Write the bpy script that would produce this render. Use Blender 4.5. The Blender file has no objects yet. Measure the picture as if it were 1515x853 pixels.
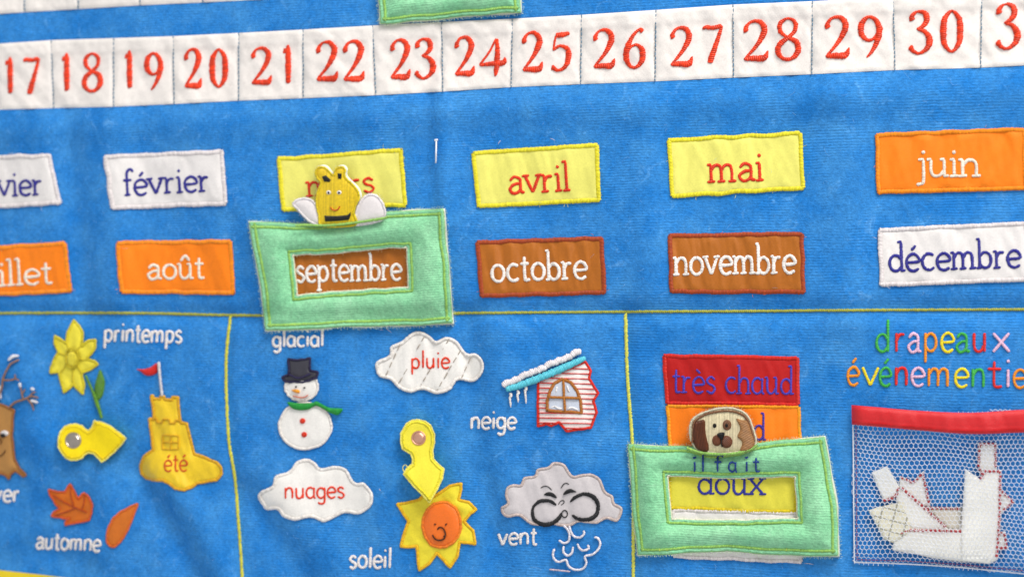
import bpy, math, random
import numpy as np
from mathutils import Vector, Matrix
from mathutils.geometry import delaunay_2d_cdt

random.seed(7)
RNG = np.random.RandomState(11)
scene = bpy.context.scene
COL = scene.collection

# ------------------------------------------------------------------ camera
YAW = math.radians(15.0)
FPX = 2081.0                       # focal length in photo pixels (photo 1515 x 853)
DIST = 0.56
FWD = np.array([-math.sin(YAW), math.cos(YAW), 0.0])
RIGHT = np.array([math.cos(YAW), math.sin(YAW), 0.0])
UP = np.array([0.0, 0.0, 1.0])
CAM = np.array([0.0, 0.0, 1.30]) - FWD * DIST

cam_data = bpy.data.cameras.new('camera')
cam = bpy.data.objects.new('camera', cam_data)
COL.objects.link(cam)
cam.location = CAM
cam.rotation_euler = (math.radians(90), 0, YAW)
cam_data.sensor_width = 36.0
cam_data.lens = FPX / 1515.0 * 36.0
cam_data.clip_start = 0.01
cam_data.clip_end = 100
cam_data.dof.use_dof = True
cam_data.dof.focus_distance = 0.538
cam_data.dof.aperture_fstop = 6.3
scene.camera = cam
scene.render.resolution_x = 1024
scene.render.resolution_y = 576

# ------------------------------------------------------------------ light
world = bpy.data.worlds.new('World')
scene.world = world
world.use_nodes = True
bg = world.node_tree.nodes['Background']
bg.inputs[0].default_value = (0.93, 0.96, 1.0, 1)
bg.inputs[1].default_value = 0.72

def area(name, loc, target, size, sy, power, col):
    d = bpy.data.lights.new(name, 'AREA')
    d.shape = 'RECTANGLE'; d.size = size; d.size_y = sy; d.energy = power; d.color = col
    o = bpy.data.objects.new(name, d)
    COL.objects.link(o)
    o.location = loc
    o.rotation_euler = (Vector(target) - Vector(loc)).to_track_quat('-Z', 'Y').to_euler()
    return o
area('ceiling_lamp', (0.62, -0.60, 2.30), (0.05, 0, 1.3), 0.66, 0.50, 19.8, (1.0, 0.975, 0.94))
scene.view_settings.view_transform = 'Standard'
scene.view_settings.look = 'None'
scene.view_settings.exposure = 0.0
scene.view_settings.gamma = 1.0
scene.render.engine = 'CYCLES'

# ------------------------------------------------------------------ geometry of the hanging cloth
def ray(uv):
    uv = np.asarray(uv, float).reshape(-1, 2)
    a = (uv[:, 0] - 757.5) / FPX
    b = -(uv[:, 1] - 426.5) / FPX
    return FWD[None] + a[:, None] * RIGHT[None] + b[:, None] * UP[None]

def plane_xz(uv):
    d = ray(uv)
    t = -CAM[1] / d[:, 1]
    p = CAM[None] + t[:, None] * d
    return p[:, [0, 2]]

MM = 0.001
# folds of the cloth: centre line, half width, height in mm
_F = [
 ([(165, 150), (175, 300), (185, 460)], 34, 2.6),
 ([(98, 170), (112, 320), (124, 460)], 26, -2.4),
 ([(655, 120), (656, 230), (662, 330)], 17, 1.5),
 ([(640, 100), (636, 230), (640, 330)], 15, -0.9),
 ([(952, 180), (962, 320), (965, 450)], 34, 2.0),
 ([(1245, 150), (1255, 300), (1262, 450)], 44, 2.2),
 ([(1255, 480), (1245, 600), (1248, 853)], 38, 1.6),
 ([(-100, 195), (400, 178), (800, 158), (1200, 146), (1640, 128)], 30, 1.9),
 ([(-100, 463), (345, 466), (925, 461), (1640, 458)], 15, -1.9),
 ([(245, 700), (300, 770), (350, 880)], 28, 3.4),
 ([(205, 700), (250, 785), (300, 880)], 22, -2.8),
 ([(60, 640), (150, 700), (170, 780), (140, 900)], 30, 2.2),
 ([(360, 730), (420, 810), (470, 900)], 26, -2.2),
 ([(400, 700), (480, 800), (540, 900)], 36, 1.7),
 ([(690, 480), (700, 570), (706, 650), (730, 760), (740, 860)], 22, -1.6),
 ([(735, 480), (742, 560), (722, 660), (760, 760)], 30, 1.5),
 ([(335, 470), (335, 560), (345, 700), (358, 860)], 12, -1.3),
 ([(925, 461), (928, 550), (936, 660), (938, 860)], 10, -0.9),
 ([(0, 520), (60, 600), (70, 700)], 40, 1.8),
 ([(-60, 850), (60, 815), (150, 845)], 26, -2.0),
 ([(960, 560), (965, 700), (1000, 860)], 26, 1.2),
 ([(530, 300), (535, 200), (520, 110)], 40, 1.2),
 ([(340, 330), (352, 400), (366, 470)], 20, -1.2),
 ([(540, 600), (560, 700), (570, 860)], 34, 1.2),
]
_PXM = 3.72e3                                                # photo pixels per metre, about
FOLDS = [(plane_xz(l), w / _PXM, a) for l, w, a in _F]
_W = [(RNG.uniform(20, 95) , RNG.uniform(15, 70), RNG.uniform(0, 6.3)) for _ in range(7)]

def height(x, z):                                             # mm
    h = 0.0 * x
    for i, (fx, fz, ph) in enumerate(_W):
        h = h + 0.34 * np.sin(fx * x * (1 if i % 2 else -1) + fz * z + ph + 0.7 * np.sin(30 * x + 17 * z + ph))
    for pl, w, a in FOLDS:
        best = np.full(x.shape, 1e9)
        for i in range(len(pl) - 1):
            ax, az = pl[i]; bx, bz = pl[i + 1]
            dx, dz = bx - ax, bz - az
            t = np.clip(((x - ax) * dx + (z - az) * dz) / (dx * dx + dz * dz), 0, 1)
            best = np.minimum(best, np.hypot(x - ax - t * dx, z - az - t * dz))
        h = h + a * np.exp(-(best / w) ** 2)
    return h

def P(uv, off=0.0):
    """photo pixel -> point lying `off` mm proud of the folded cloth"""
    d = ray(uv)
    off = np.zeros(len(d)) + off
    y = np.zeros(len(d))
    for _ in range(4):
        t = (y - CAM[1]) / d[:, 1]
        p = CAM[None] + t[:, None] * d
        y = -(height(p[:, 0], p[:, 2]) + off) * MM
    t = (y - CAM[1]) / d[:, 1]
    return CAM[None] + t[:, None] * d

# ------------------------------------------------------------------ materials
def lin(c):
    r = []
    for v in c:
        v = v / 255.0
        r.append(v / 12.92 if v < 0.04045 else ((v + 0.055) / 1.055) ** 2.4)
    return (*r, 1.0)

class NT:
    def __init__(s, name):
        s.m = bpy.data.materials.new(name); s.m.use_nodes = True
        s.t = s.m.node_tree; s.b = s.t.nodes['Principled BSDF']
    def n(s, k, **kw):
        o = s.t.nodes.new('ShaderNode' + k)
        for a, v in kw.items(): setattr(o, a, v)
        return o
    def l(s, a, b): s.t.links.new(a, b)
    def val(s, op, a, b=None):
        o = s.n('Math', operation=op)
        for i, v in enumerate((a, b)):
            if v is None: continue
            if isinstance(v, (int, float)): o.inputs[i].default_value = v
            else: s.l(v, o.inputs[i])
        return o.outputs[0]
    def noise(s, vec, scale, detail=3, rough=0.6):
        o = s.n('TexNoise'); o.inputs['Scale'].default_value = scale
        o.inputs['Detail'].default_value = detail; o.inputs['Roughness'].default_value = rough
        s.l(vec, o.inputs['Vector']); return o.outputs['Fac']
    def bright(s, col, fac, lo, hi):
        """multiply a colour by a factor running lo..hi with fac"""
        r = s.n('MapRange'); s.l(fac, r.inputs[0])
        r.inputs[1].default_value = 0.25; r.inputs[2].default_value = 0.75
        r.inputs[3].default_value = lo; r.inputs[4].default_value = hi
        v = s.n('VectorMath', operation='SCALE')
        if isinstance(col, tuple): v.inputs[0].default_value = col[:3]
        else: s.l(col, v.inputs[0])
        s.l(r.outputs[0], v.inputs['Scale'])
        return v.outputs[0]
    def bump(s, h, dist, strength=1.0, prev=None):
        o = s.n('Bump'); o.inputs['Strength'].default_value = strength
        o.inputs['Distance'].default_value = dist
        s.l(h, o.inputs['Height'])
        if prev is not None: s.l(prev, o.inputs['Normal'])
        return o.outputs['Normal']

_M = {}
def thread(c, name='thread', gloss=0.42, con=0.42):
    k = ('t', c, gloss, con)
    if k in _M: return _M[k]
    m = NT(name); tc = m.n('TexCoord'); sp = m.n('SeparateXYZ'); m.l(tc.outputs['UV'], sp.inputs[0])
    fl = m.val('FLOOR', sp.outputs[0])
    wn = m.n('TexWhiteNoise', noise_dimensions='1D'); m.l(fl, wn.inputs['W'])
    c1 = m.bright(lin(c), wn.outputs['Value'], 1 - .24 * con, 1 + .17 * con)
    c2 = m.bright(c1, m.noise(tc.outputs['Object'], 900, 2), 0.86, 1.12)
    m.l(c2, m.b.inputs['Base Color'])
    s = m.val('ABSOLUTE', m.val('SINE', m.val('MULTIPLY', sp.outputs[0], math.pi)))
    nb = m.bump(s, 0.00018, 0.9)
    nb = m.bump(m.noise(tc.outputs['Object'], 2500, 2), 0.0001, 0.5, nb)
    m.l(nb, m.b.inputs['Normal'])
    m.b.inputs['Roughness'].default_value = gloss
    m.b.inputs['Specular IOR Level'].default_value = 0.32
    m.b.inputs['Sheen Weight'].default_value = 0.10 if sum(c) > 240 else 0.0
    _M[k] = m.m; return m.m

def cotton(c, name='cotton', rough=0.72, spec=0.25, mott=0.06):
    k = ('c', c, rough)
    if k in _M: return _M[k]
    m = NT(name); tc = m.n('TexCoord'); o = tc.outputs['Object']
    sp = m.n('SeparateXYZ'); m.l(o, sp.inputs[0])
    wx = m.val('SINE', m.val('MULTIPLY', sp.outputs[0], 2 * math.pi / 0.00055))
    wz = m.val('SINE', m.val('MULTIPLY', sp.outputs[2], 2 * math.pi / 0.00050))
    wv = m.val('MULTIPLY', wx, wz)
    c1 = m.bright(lin(c), m.noise(o, 110, 4), 1 - mott, 1 + mott)
    c2 = m.bright(c1, m.noise(o, 1500, 3, 0.7), 0.92, 1.07)
    m.l(c2, m.b.inputs['Base Color'])
    nb = m.bump(wv, 0.00006, 0.6)
    nb = m.bump(m.noise(o, 2200, 3), 0.00008, 0.4, nb)
    nb = m.bump(m.noise(o, 160, 3), 0.0006, 0.30, nb)
    m.l(nb, m.b.inputs['Normal'])
    m.b.inputs['Roughness'].default_value = rough
    m.b.inputs['Specular IOR Level'].default_value = spec
    m.b.inputs['Sheen Weight'].default_value = 0.05
    _M[k] = m.m; return m.m

def velour(c, light, name, period=0.00108, rib=0.5, ang=0.0, amt=1.0):
    m = NT(name); tc = m.n('TexCoord'); o = tc.outputs['Object']
    mp = m.n('Mapping'); m.l(o, mp.inputs[0]); mp.inputs['Rotation'].default_value = (0, ang, 0)
    sp = m.n('SeparateXYZ'); m.l(mp.outputs[0], sp.inputs[0])
    wob = m.noise(o, 60, 3)
    ph = m.val('ADD', m.val('MULTIPLY', sp.outputs[2], 2 * math.pi / period), m.val('MULTIPLY', wob, 9.0))
    ribs = m.val('MULTIPLY_ADD', m.val('SINE', ph), 0.5); ribs.node.inputs[2].default_value = 0.5
    st = m.n('Mapping'); m.l(o, st.inputs[0]); st.inputs['Scale'].default_value = (0.55, 1, 1.0)
    fz = m.noise(st.outputs[0], 1350, 4, 0.8)          # the pile itself
    fz2 = m.noise(o, 650, 4, 0.7)
    nap = m.noise(o, 52, 5, 0.66)                       # brushed and matted patches, the sheen of their nap put into the colour
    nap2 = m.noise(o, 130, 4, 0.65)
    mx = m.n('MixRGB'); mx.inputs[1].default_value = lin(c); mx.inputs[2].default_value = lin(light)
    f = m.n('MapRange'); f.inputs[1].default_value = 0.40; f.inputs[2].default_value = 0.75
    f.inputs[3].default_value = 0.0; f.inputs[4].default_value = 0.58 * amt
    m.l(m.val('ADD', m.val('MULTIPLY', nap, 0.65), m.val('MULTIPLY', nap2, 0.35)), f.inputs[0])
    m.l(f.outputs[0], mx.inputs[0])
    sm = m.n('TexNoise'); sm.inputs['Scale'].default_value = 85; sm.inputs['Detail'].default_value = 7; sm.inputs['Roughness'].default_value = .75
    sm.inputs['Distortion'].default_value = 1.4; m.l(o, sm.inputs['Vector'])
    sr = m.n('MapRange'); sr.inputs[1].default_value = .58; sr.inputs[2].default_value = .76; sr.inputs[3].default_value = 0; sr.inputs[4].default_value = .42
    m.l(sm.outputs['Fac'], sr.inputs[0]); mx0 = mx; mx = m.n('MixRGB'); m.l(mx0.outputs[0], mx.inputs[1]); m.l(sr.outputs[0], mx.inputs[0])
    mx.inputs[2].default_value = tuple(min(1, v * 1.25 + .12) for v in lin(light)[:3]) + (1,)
    mk = m.n('MapRange'); m.l(m.noise(o, 42, 4, .6), mk.inputs[0])
    mk.inputs[1].default_value = 0.42; mk.inputs[2].default_value = 0.62; mk.inputs[3].default_value = 0.12; mk.inputs[4].default_value = 1.0
    ribs = m.val('MULTIPLY', ribs, mk.outputs[0])
    rr = m.n('MapRange'); m.l(m.val('MULTIPLY', ribs, m.noise(o, 300, 2)), rr.inputs[0])
    rr.inputs[1].default_value = 0.0; rr.inputs[2].default_value = 0.6
    rr.inputs[3].default_value = 0.96; rr.inputs[4].default_value = 1.12
    sc = m.n('VectorMath', operation='SCALE'); m.l(mx.outputs[0], sc.inputs[0]); m.l(rr.outputs[0], sc.inputs['Scale'])
    c2 = m.bright(sc.outputs[0], fz, 0.72, 1.32)
    c3 = m.bright(c2, fz2, 0.84, 1.18)
    m.l(c3, m.b.inputs['Base Color'])
    nb = m.bump(ribs, 0.00030, rib)
    nb = m.bump(fz, 0.0006, 0.55, nb)
    nb = m.bump(fz2, 0.0010, 0.30, nb)
    m.l(nb, m.b.inputs['Normal'])
    m.b.inputs['Roughness'].default_value = 0.92
    m.b.inputs['Specular IOR Level'].default_value = 0.12
    m.b.inputs['Sheen Weight'].default_value = 0.35
    m.b.inputs['Sheen Roughness'].default_value = 0.45
    m.b.inputs['Sheen Tint'].default_value = lin(light)
    return m.m

def simple(c, name, rough=0.5, metal=0.0, bumpscale=0, bd=0.0002):
    m = NT(name); tc = m.n('TexCoord')
    c1 = m.bright(lin(c), m.noise(tc.outputs['Object'], 420, 4), 0.85, 1.12)
    m.l(c1, m.b.inputs['Base Color'])
    m.b.inputs['Roughness'].default_value = rough
    m.b.inputs['Metallic'].default_value = metal
    if bumpscale: m.l(m.bump(m.noise(tc.outputs['Object'], bumpscale, 4), bd, 0.6), m.b.inputs['Normal'])
    return m.m

# ------------------------------------------------------------------ mesh helpers
ORG = {}
SURF = {}        # height functions of sewn patches, so that stitching lies on them
def thing(name, label, cat, uv, off=0.0, group=None):
    o = bpy.data.objects.new(name, None); COL.objects.link(o)
    p = P([uv], off)[0]
    o.location = p; o.empty_display_size = 0.01
    o['label'] = label; o['category'] = cat
    if group: o['group'] = group
    ORG[o.name] = p
    return o

class MB:
    def __init__(s): s.v = []; s.f = []; s.uv = []; s.c = 0
    def add(s, v, f, uv=None):
        v = np.asarray(v, float)
        s.v.append(v); s.f += [tuple(i + s.c for i in q) for q in f]
        s.uv.append(np.zeros((len(v), 2)) if uv is None else np.asarray(uv, float)); s.c += len(v)
    def build(s, name, mat, parent=None, label=None, kind=None, flat=False):
        v = np.concatenate(s.v); uv = np.concatenate(s.uv)
        me = bpy.data.meshes.new(name)
        po = ORG[parent.name] if parent is not None else np.zeros(3)
        c = v.mean(0)
        me.from_pydata((v - c).tolist(), [], s.f)
        ul = me.uv_layers.new(name='UVMap')
        li = np.zeros(len(me.loops), int); me.loops.foreach_get('vertex_index', li)
        ul.data.foreach_set('uv', uv[li].ravel())
        if not flat: me.polygons.foreach_set('use_smooth', [True] * len(me.polygons))
        me.materials.append(mat)
        o = bpy.data.objects.new(name, me); COL.objects.link(o)
        if parent is not None: o.parent = parent
        o.location = c - po
        ORG[o.name] = c
        if label: o['label'] = label
        if kind: o['kind'] = kind
        return o

def catmull(pts, step, closed=False):
    pts = [np.array(p, float) for p in pts]
    n = len(pts)
    if n == 2 and not closed:
        L = np.hypot(*(pts[1] - pts[0])[:2]); k = max(2, int(L / step) + 1)
        return np.array([pts[0] + (pts[1] - pts[0]) * i / k for i in range(k + 1)])
    out = []
    rng = range(n) if closed else range(n - 1)
    for i in rng:
        if closed: a, b, c, d = pts[(i - 1) % n], pts[i], pts[(i + 1) % n], pts[(i + 2) % n]
        else:
            b, c = pts[i], pts[i + 1]
            a = pts[i - 1] if i > 0 else 2 * b - c
            d = pts[i + 2] if i + 2 < n else 2 * c - b
        L = np.hypot(*(c - b)[:2]); k = max(1, int(round(L / step)))
        for j in range(k):
            t = j / k
            out.append(0.5 * ((2 * b) + (c - a) * t + (2 * a - 5 * b + 4 * c - d) * t * t + (3 * b - a - 3 * c + d) * t ** 3))
    if not closed: out.append(pts[-1])
    return np.array(out)

def lineres(pts, step, closed=True):
    pts = [np.array(p, float) for p in pts]; out = []
    n = len(pts)
    for i in range(n if closed else n - 1):
        a, b = pts[i], pts[(i + 1) % n]
        k = max(1, int(round(np.hypot(*(b - a)[:2]) / step)))
        out += [a + (b - a) * j / k for j in range(k)]
    if not closed: out.append(pts[-1])
    return np.array(out)

def wob(pts, step=3.0, amp=0.6, seed=0, closed=True, smooth=False):
    p = catmull(pts, step, closed) if smooth else lineres(pts, step, closed)
    r = np.random.RandomState(seed); n = len(p)
    nx = np.zeros(n); ny = np.zeros(n); t = np.arange(n) / n * 2 * math.pi
    for k in range(1, 9):
        m = k * 2 + r.randint(0, 3)
        nx += r.randn() * np.sin(m * t + r.uniform(0, 6)) / 3
        ny += r.randn() * np.sin(m * t + r.uniform(0, 6)) / 3
    p[:, 0] += nx * amp; p[:, 1] += ny * amp
    return p

def offset(poly, d):
    """positive d moves inward whatever the winding"""
    p = np.asarray(poly)[:, :2]
    a = 0.5 * np.sum(p[:, 0] * np.roll(p[:, 1], -1) - np.roll(p[:, 0], -1) * p[:, 1])
    s = 1 if a > 0 else -1
    e = np.roll(p, -1, 0) - p
    nrm = np.stack([-e[:, 1], e[:, 0]], 1) * s
    nrm /= np.maximum(np.linalg.norm(nrm, axis=1, keepdims=True), 1e-9)
    pn = np.roll(nrm, 1, 0)
    b = nrm + pn; L = np.linalg.norm(b, axis=1, keepdims=True); b /= np.maximum(L, 1e-9)
    k = 1 / np.clip(np.sum(b * nrm, 1, keepdims=True), 0.45, 1)
    return p + b * k * d

def segdist(q, poly, closed=True):
    q = np.asarray(q); poly = np.asarray(poly)[:, :2]
    n = len(poly); best = np.full(len(q), 1e9)
    for i in range(n if closed else n - 1):
        a = poly[i]; b = poly[(i + 1) % n]; d = b - a; L = d @ d
        if L < 1e-12: continue
        t = np.clip(((q - a) @ d) / L, 0, 1)
        best = np.minimum(best, np.hypot(*(q - a - t[:, None] * d).T))
    return best

def inside(q, poly):
    q = np.asarray(q); poly = np.asarray(poly)[:, :2]; r = np.zeros(len(q), bool)
    x, y = q[:, 0], q[:, 1]; n = len(poly); j = n - 1
    for i in range(n):
        xi, yi = poly[i]; xj, yj = poly[j]
        if yi != yj:
            c = ((yi > y) != (yj > y)) & (x < (xj - xi) * (y - yi) / (yj - yi) + xi)
            r ^= c
        j = i
    return r

def wrinkle(u, v, seed, amp=0.25, fx=0.10, fy=0.03, n=9):
    r = np.random.RandomState(seed); h = np.zeros(len(u))
    for _ in range(n):
        a = r.uniform(0.4, 1.7) * fx * r.choice([-1, 1]); b = r.uniform(0.2, 1.6) * fy * r.choice([-1, 1])
        ph = r.uniform(0, 6.3)
        h += np.sin(a * u + b * v + ph + 0.8 * np.sin(0.05 * u - 0.04 * v + ph)) ** 3
    return h * amp / math.sqrt(n) * 1.3

def fill(mb, outer, hfun, holes=(), res=3.2, skirt=0.0, jit=0.25):
    """cloth cut to an outline; hfun(uv, edge distance) gives the height in mm"""
    outer = np.asarray(outer)[:, :2]
    loops = [outer] + [np.asarray(h)[:, :2] for h in holes]
    lo = outer.min(0); hi = outer.max(0)
    gx = np.arange(lo[0], hi[0] + res, res); gy = np.arange(lo[1], hi[1] + res, res * 0.87)
    G = np.stack(np.meshgrid(gx, gy), -1); G[1::2, :, 0] += res / 2
    G = G.reshape(-1, 2) + RNG.uniform(-jit, jit, (len(gx) * len(gy), 2)) * res
    rings = [offset(outer, 1.1)] + [offset(h, -1.1) for h in loops[1:]]
    G = np.concatenate(rings + [G])
    nr = sum(len(r) for r in rings)
    ok = inside(G, outer); ed = segdist(G, outer)
    for h in loops[1:]:
        ok &= ~inside(G, h); ed = np.minimum(ed, segdist(G, h))
    thr = np.full(len(G), 1.1 + res * 0.45); thr[:nr] = 0.8
    G = G[ok & (ed > thr)]
    pts = [Vector(p) for l in loops for p in l] + [Vector(p) for p in G]
    edges = []; b = 0
    for l in loops:
        n = len(l); edges += [(b + i, b + (i + 1) % n) for i in range(n)]; b += n
    vs, _, fs, _, _, _ = delaunay_2d_cdt(pts, edges, [], 0, 1e-5)
    V = np.array([(v.x, v.y) for v in vs])
    F = np.array([f for f in fs if len(f) == 3])
    C = V[F].mean(1)
    ok = inside(C, outer)
    for h in loops[1:]: ok &= ~inside(C, h)
    F = F[ok]
    e1 = V[F[:, 1]] - V[F[:, 0]]; e2 = V[F[:, 2]] - V[F[:, 0]]
    fl = (e1[:, 0] * e2[:, 1] - e1[:, 1] * e2[:, 0]) > 0
    F[fl] = F[fl][:, [0, 2, 1]]
    ed = segdist(V, outer)
    for h in loops[1:]: ed = np.minimum(ed, segdist(V, h))
    off = hfun(V, ed); off = np.where(ed < 0.3, skirt, off)
    mb.add(P(V, off), F.tolist())

ACR = np.array([-1, -0.72, 0, 0.72, 1.0]); AH = np.array([0.0, 0.80, 1.0, 0.80, 0.0])
def ribbon(mb, pts, w, base=0.9, h=0.45, closed=False, smooth=True, step=1.1, fray=0.10, tw=2.3, slant=0.0, capr=True):
    """satin stitch: threads laid across a line; widths may ride in the third coordinate"""
    pts = [tuple(p) if len(p) > 2 else (p[0], p[1], w) for p in pts]
    c = catmull(pts, step, closed) if smooth else lineres(pts, step, closed)
    n = len(c)
    if n < 2: return
    q = c[:, :2]; W = c[:, 2]
    if closed: t = np.roll(q, -1, 0) - np.roll(q, 1, 0)
    else:
        t = np.gradient(q, axis=0)
    t /= np.maximum(np.linalg.norm(t, axis=1, keepdims=True), 1e-9)
    nr = np.stack([-t[:, 1], t[:, 0]], 1)
    jl = 1 + fray * RNG.randn(n); jr = 1 + fray * RNG.randn(n); jh = 1 + 0.09 * RNG.randn(n)
    if not closed and capr:
        e = np.minimum(np.arange(n), np.arange(n)[::-1]); k = np.where(e == 0, 0.55, np.where(e == 1, 0.88, 1.0))
        jl = jl * k; jr = jr * k; jh = jh * np.where(e == 0, 0.35, np.where(e == 1, .8, 1))
    V = []; O = []; U = []
    sl = np.concatenate([[0], np.cumsum(np.hypot(*np.diff(q, axis=0).T))]) / tw
    for k, a in enumerate(ACR):
        j = jl if a < 0 else jr
        V.append(q + nr * (a * W / 2 * j)[:, None] + t * (slant * a * W / 2)[:, None])
        O.append((base(V[-1]) if callable(base) else base) + h * AH[k] * jh * np.clip(W / max(w, .1), 0.5, 1.3) - (0.25 if AH[k] == 0 else 0))
        U.append(np.stack([sl + (RNG.rand() * 50 if k == 0 else 0), np.full(n, (a + 1) / 2)], 1))
    u0 = U[0][:, 0].copy()
    for k in range(5): U[k][:, 0] = u0
    V = np.stack(V, 1).reshape(-1, 2); O = np.stack(O, 1).ravel(); U = np.stack(U, 1).reshape(-1, 2)
    F = []
    m = n if closed else n - 1
    for i in range(m):
        i2 = (i + 1) % n
        for k in range(4):
            F.append((i * 5 + k, i * 5 + k + 1, i2 * 5 + k + 1, i2 * 5 + k))
    mb.add(P(V, O), F, U)

def tube(mb, pts3, r, sides=5):
    p = np.asarray(pts3); n = len(p)
    t = np.gradient(p, axis=0); t /= np.maximum(np.linalg.norm(t, axis=1, keepdims=True), 1e-12)
    a = np.cross(t, [0.3, 1, 0.2]); a /= np.maximum(np.linalg.norm(a, axis=1, keepdims=True), 1e-12); b = np.cross(t, a)
    r = np.zeros(n) + r; V = []
    for i in range(n):
        for k in range(sides):
            th = 2 * math.pi * k / sides
            V.append(p[i] + r[i] * (math.cos(th) * a[i] + math.sin(th) * b[i]))
    F = [(i * sides + k, i * sides + (k + 1) % sides, (i + 1) * sides + (k + 1) % sides, (i + 1) * sides + k)
         for i in range(n - 1) for k in range(sides)]
    F.append(tuple(range(sides))[::-1]); F.append(tuple(range((n - 1) * sides, n * sides)))
    mb.add(V, F)

def fibre(mb, u, v, ang, L, off, r=0.055, curl=0.6):
    k = 5; s = np.linspace(0, 1, k)
    a = ang + curl * (s - 0.5) * RNG.uniform(-1, 1) * 2
    x = u + np.cumsum(np.cos(a)) * L / k; y = v + np.cumsum(np.sin(a)) * L / k
    o = off + RNG.uniform(0.1, 0.9) * np.sin(s * math.pi * RNG.uniform(.5, 1)) * min(1.5, L / 10)
    tube(mb, P(np.stack([x, y], 1), o), r * MM * np.array([1, 1, 1, .8, .4]), 3)

def fringe(mb, poly, every, L, off, r=0.05, inward=False):
    p = lineres(poly, every); n = len(p)
    a = 0.5 * np.sum(p[:, 0] * np.roll(p[:, 1], -1) - np.roll(p[:, 0], -1) * p[:, 1]); s = 1 if a > 0 else -1
    for i in range(n):
        t = p[(i + 1) % n] - p[i - 1]; an = math.atan2(t[1], t[0]) - s * math.pi / 2 + (math.pi if inward else 0)
        fibre(mb, p[i][0] + RNG.uniform(-1, 1), p[i][1] + RNG.uniform(-1, 1), an + RNG.uniform(-0.9, 0.9), L * RNG.uniform(0.4, 1.3), off, r)
# ------------------------------------------------------------------ embroidered lettering: skeleton alphabet
def arc(cx, cy, rx, ry, a0, a1, n=9):
    return [(cx + rx * math.cos(math.radians(a0 + (a1 - a0) * i / (n - 1))),
             cy + ry * math.sin(math.radians(a0 + (a1 - a0) * i / (n - 1)))) for i in range(n)]
ASC = 1.72
# glyph: advance, strokes, serifs (x centre, y, half length); x-height is 1, y runs up
def S(x, y, l=0.19): return (x, y, l)
GL = {
 'a': (0.86, [[(.12, .76), (.34, .98), (.62, .86), (.66, .55), (.66, .12), (.86, .03)], [(.66, .58), (.36, .54), (.10, .30), (.24, .02), (.50, .05), (.66, .26)]], []),
 'A': (0.90, [arc(.40, .5, .33, .48, 45, 330, 12), [(.72, .98), (.72, .12), (.86, .02)]], []),
 'b': (0.88, [[(.14, ASC), (.14, .02)], arc(.44, .48, .31, .46, 155, -155, 13)], [S(.08, ASC, .10), S(.10, .02, .14)]),
 'c': (0.80, [arc(.45, .5, .36, .48, 48, 318, 12)], []),
 'd': (0.92, [[(.74, ASC), (.74, .02)], arc(.42, .48, .32, .46, 25, 335, 13)], [S(.66, ASC, .12), S(.80, .02, .14)]),
 'e': (0.84, [[(.10, .50), (.74, .56), (.66, .88), (.42, 1.0), (.16, .82), (.08, .48), (.20, .12), (.46, .0), (.74, .14)]], []),
 'f': (0.60, [[(.64, 1.52), (.48, ASC), (.28, 1.5), (.26, 1.0), (.26, .02)], [(.04, 1.0), (.52, 1.0)]], [S(.26, .02, .18)]),
 'g': (0.88, [arc(.40, .5, .32, .46, 30, 330, 12), [(.72, 1.0), (.72, .1), (.66, -.38), (.40, -.50), (.14, -.36)]], []),
 'h': (0.90, [[(.14, ASC), (.14, .02)], [(.14, .62), (.34, .94), (.60, .94), (.72, .66), (.72, .02)]], [S(.08, ASC, .10), S(.14, .02), S(.72, .02)]),
 'i': (0.42, [[(.20, 1.0), (.20, .02)], 'dot'], [S(.12, 1.0, .10), S(.20, .02)]),
 'j': (0.42, [[(.24, 1.0), (.24, -.2), (.14, -.42), (-.06, -.46)], 'dot'], [S(.14, 1.0, .12)]),
 'l': (0.42, [[(.20, ASC), (.20, .02)]], [S(.12, ASC, .12), S(.20, .02)]),
 'm': (1.38, [[(.14, 1.0), (.14, .02)], [(.14, .66), (.32, .94), (.54, .92), (.62, .62), (.62, .02)], [(.62, .62), (.80, .94), (1.04, .92), (1.12, .62), (1.12, .02)]], [S(.06, .98, .10), S(.14, .02), S(.62, .02), S(1.14, .02)]),
 'n': (0.92, [[(.14, 1.0), (.14, .02)], [(.14, .62), (.34, .94), (.60, .94), (.72, .66), (.72, .02)]], [S(.06, .98, .10), S(.14, .02), S(.72, .02)]),
 'o': (0.90, [('c', arc(.44, .5, .35, .48, 90, 450 - 27, 13))], []),
 'p': (0.90, [[(.14, 1.0), (.14, -.56)], arc(.44, .50, .31, .46, 155, -155, 13)], [S(.06, 1.0, .10), S(.14, -.56)]),
 'r': (0.68, [[(.16, 1.0), (.16, .02)], [(.16, .60), (.32, .90), (.58, .92)]], [S(.08, .98, .10), S(.18, .02, .2)]),
 's': (0.74, [[(.62, .82), (.38, 1.0), (.14, .82), (.22, .60), (.50, .46), (.62, .24), (.42, .0), (.10, .14)]], []),
 't': (0.62, [[(.28, 1.42), (.28, .22), (.38, .02), (.58, .06)], [(.04, 1.0), (.54, 1.0)]], []),
 'u': (0.92, [[(.14, 1.0), (.14, .34), (.26, .06), (.50, .06), (.68, .36)], [(.70, 1.0), (.70, .02)]], [S(.06, 1.0, .10), S(.62, 1.0, .10), S(.78, .02, .12)]),
 'v': (0.88, [[(.06, 1.0), (.42, .02)], [(.42, .02), (.78, 1.0)]], [S(.08, 1.0), S(.76, 1.0)]),
 'x': (0.88, [[(.08, 1.0), (.78, .02)], [(.76, 1.0), (.08, .02)]], [S(.12, 1.0), S(.74, 1.0), S(.10, .02), S(.76, .02)]),
 ' ': (0.50, [], []),
}
ACC = {'é': ('e', [[(.36, 1.22), (.60, 1.50)]]), 'è': ('e', [[(.52, 1.22), (.26, 1.46)]]), 'û': ('u', [[(.16, 1.22), (.42, 1.56), (.68, 1.22)]])}

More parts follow.
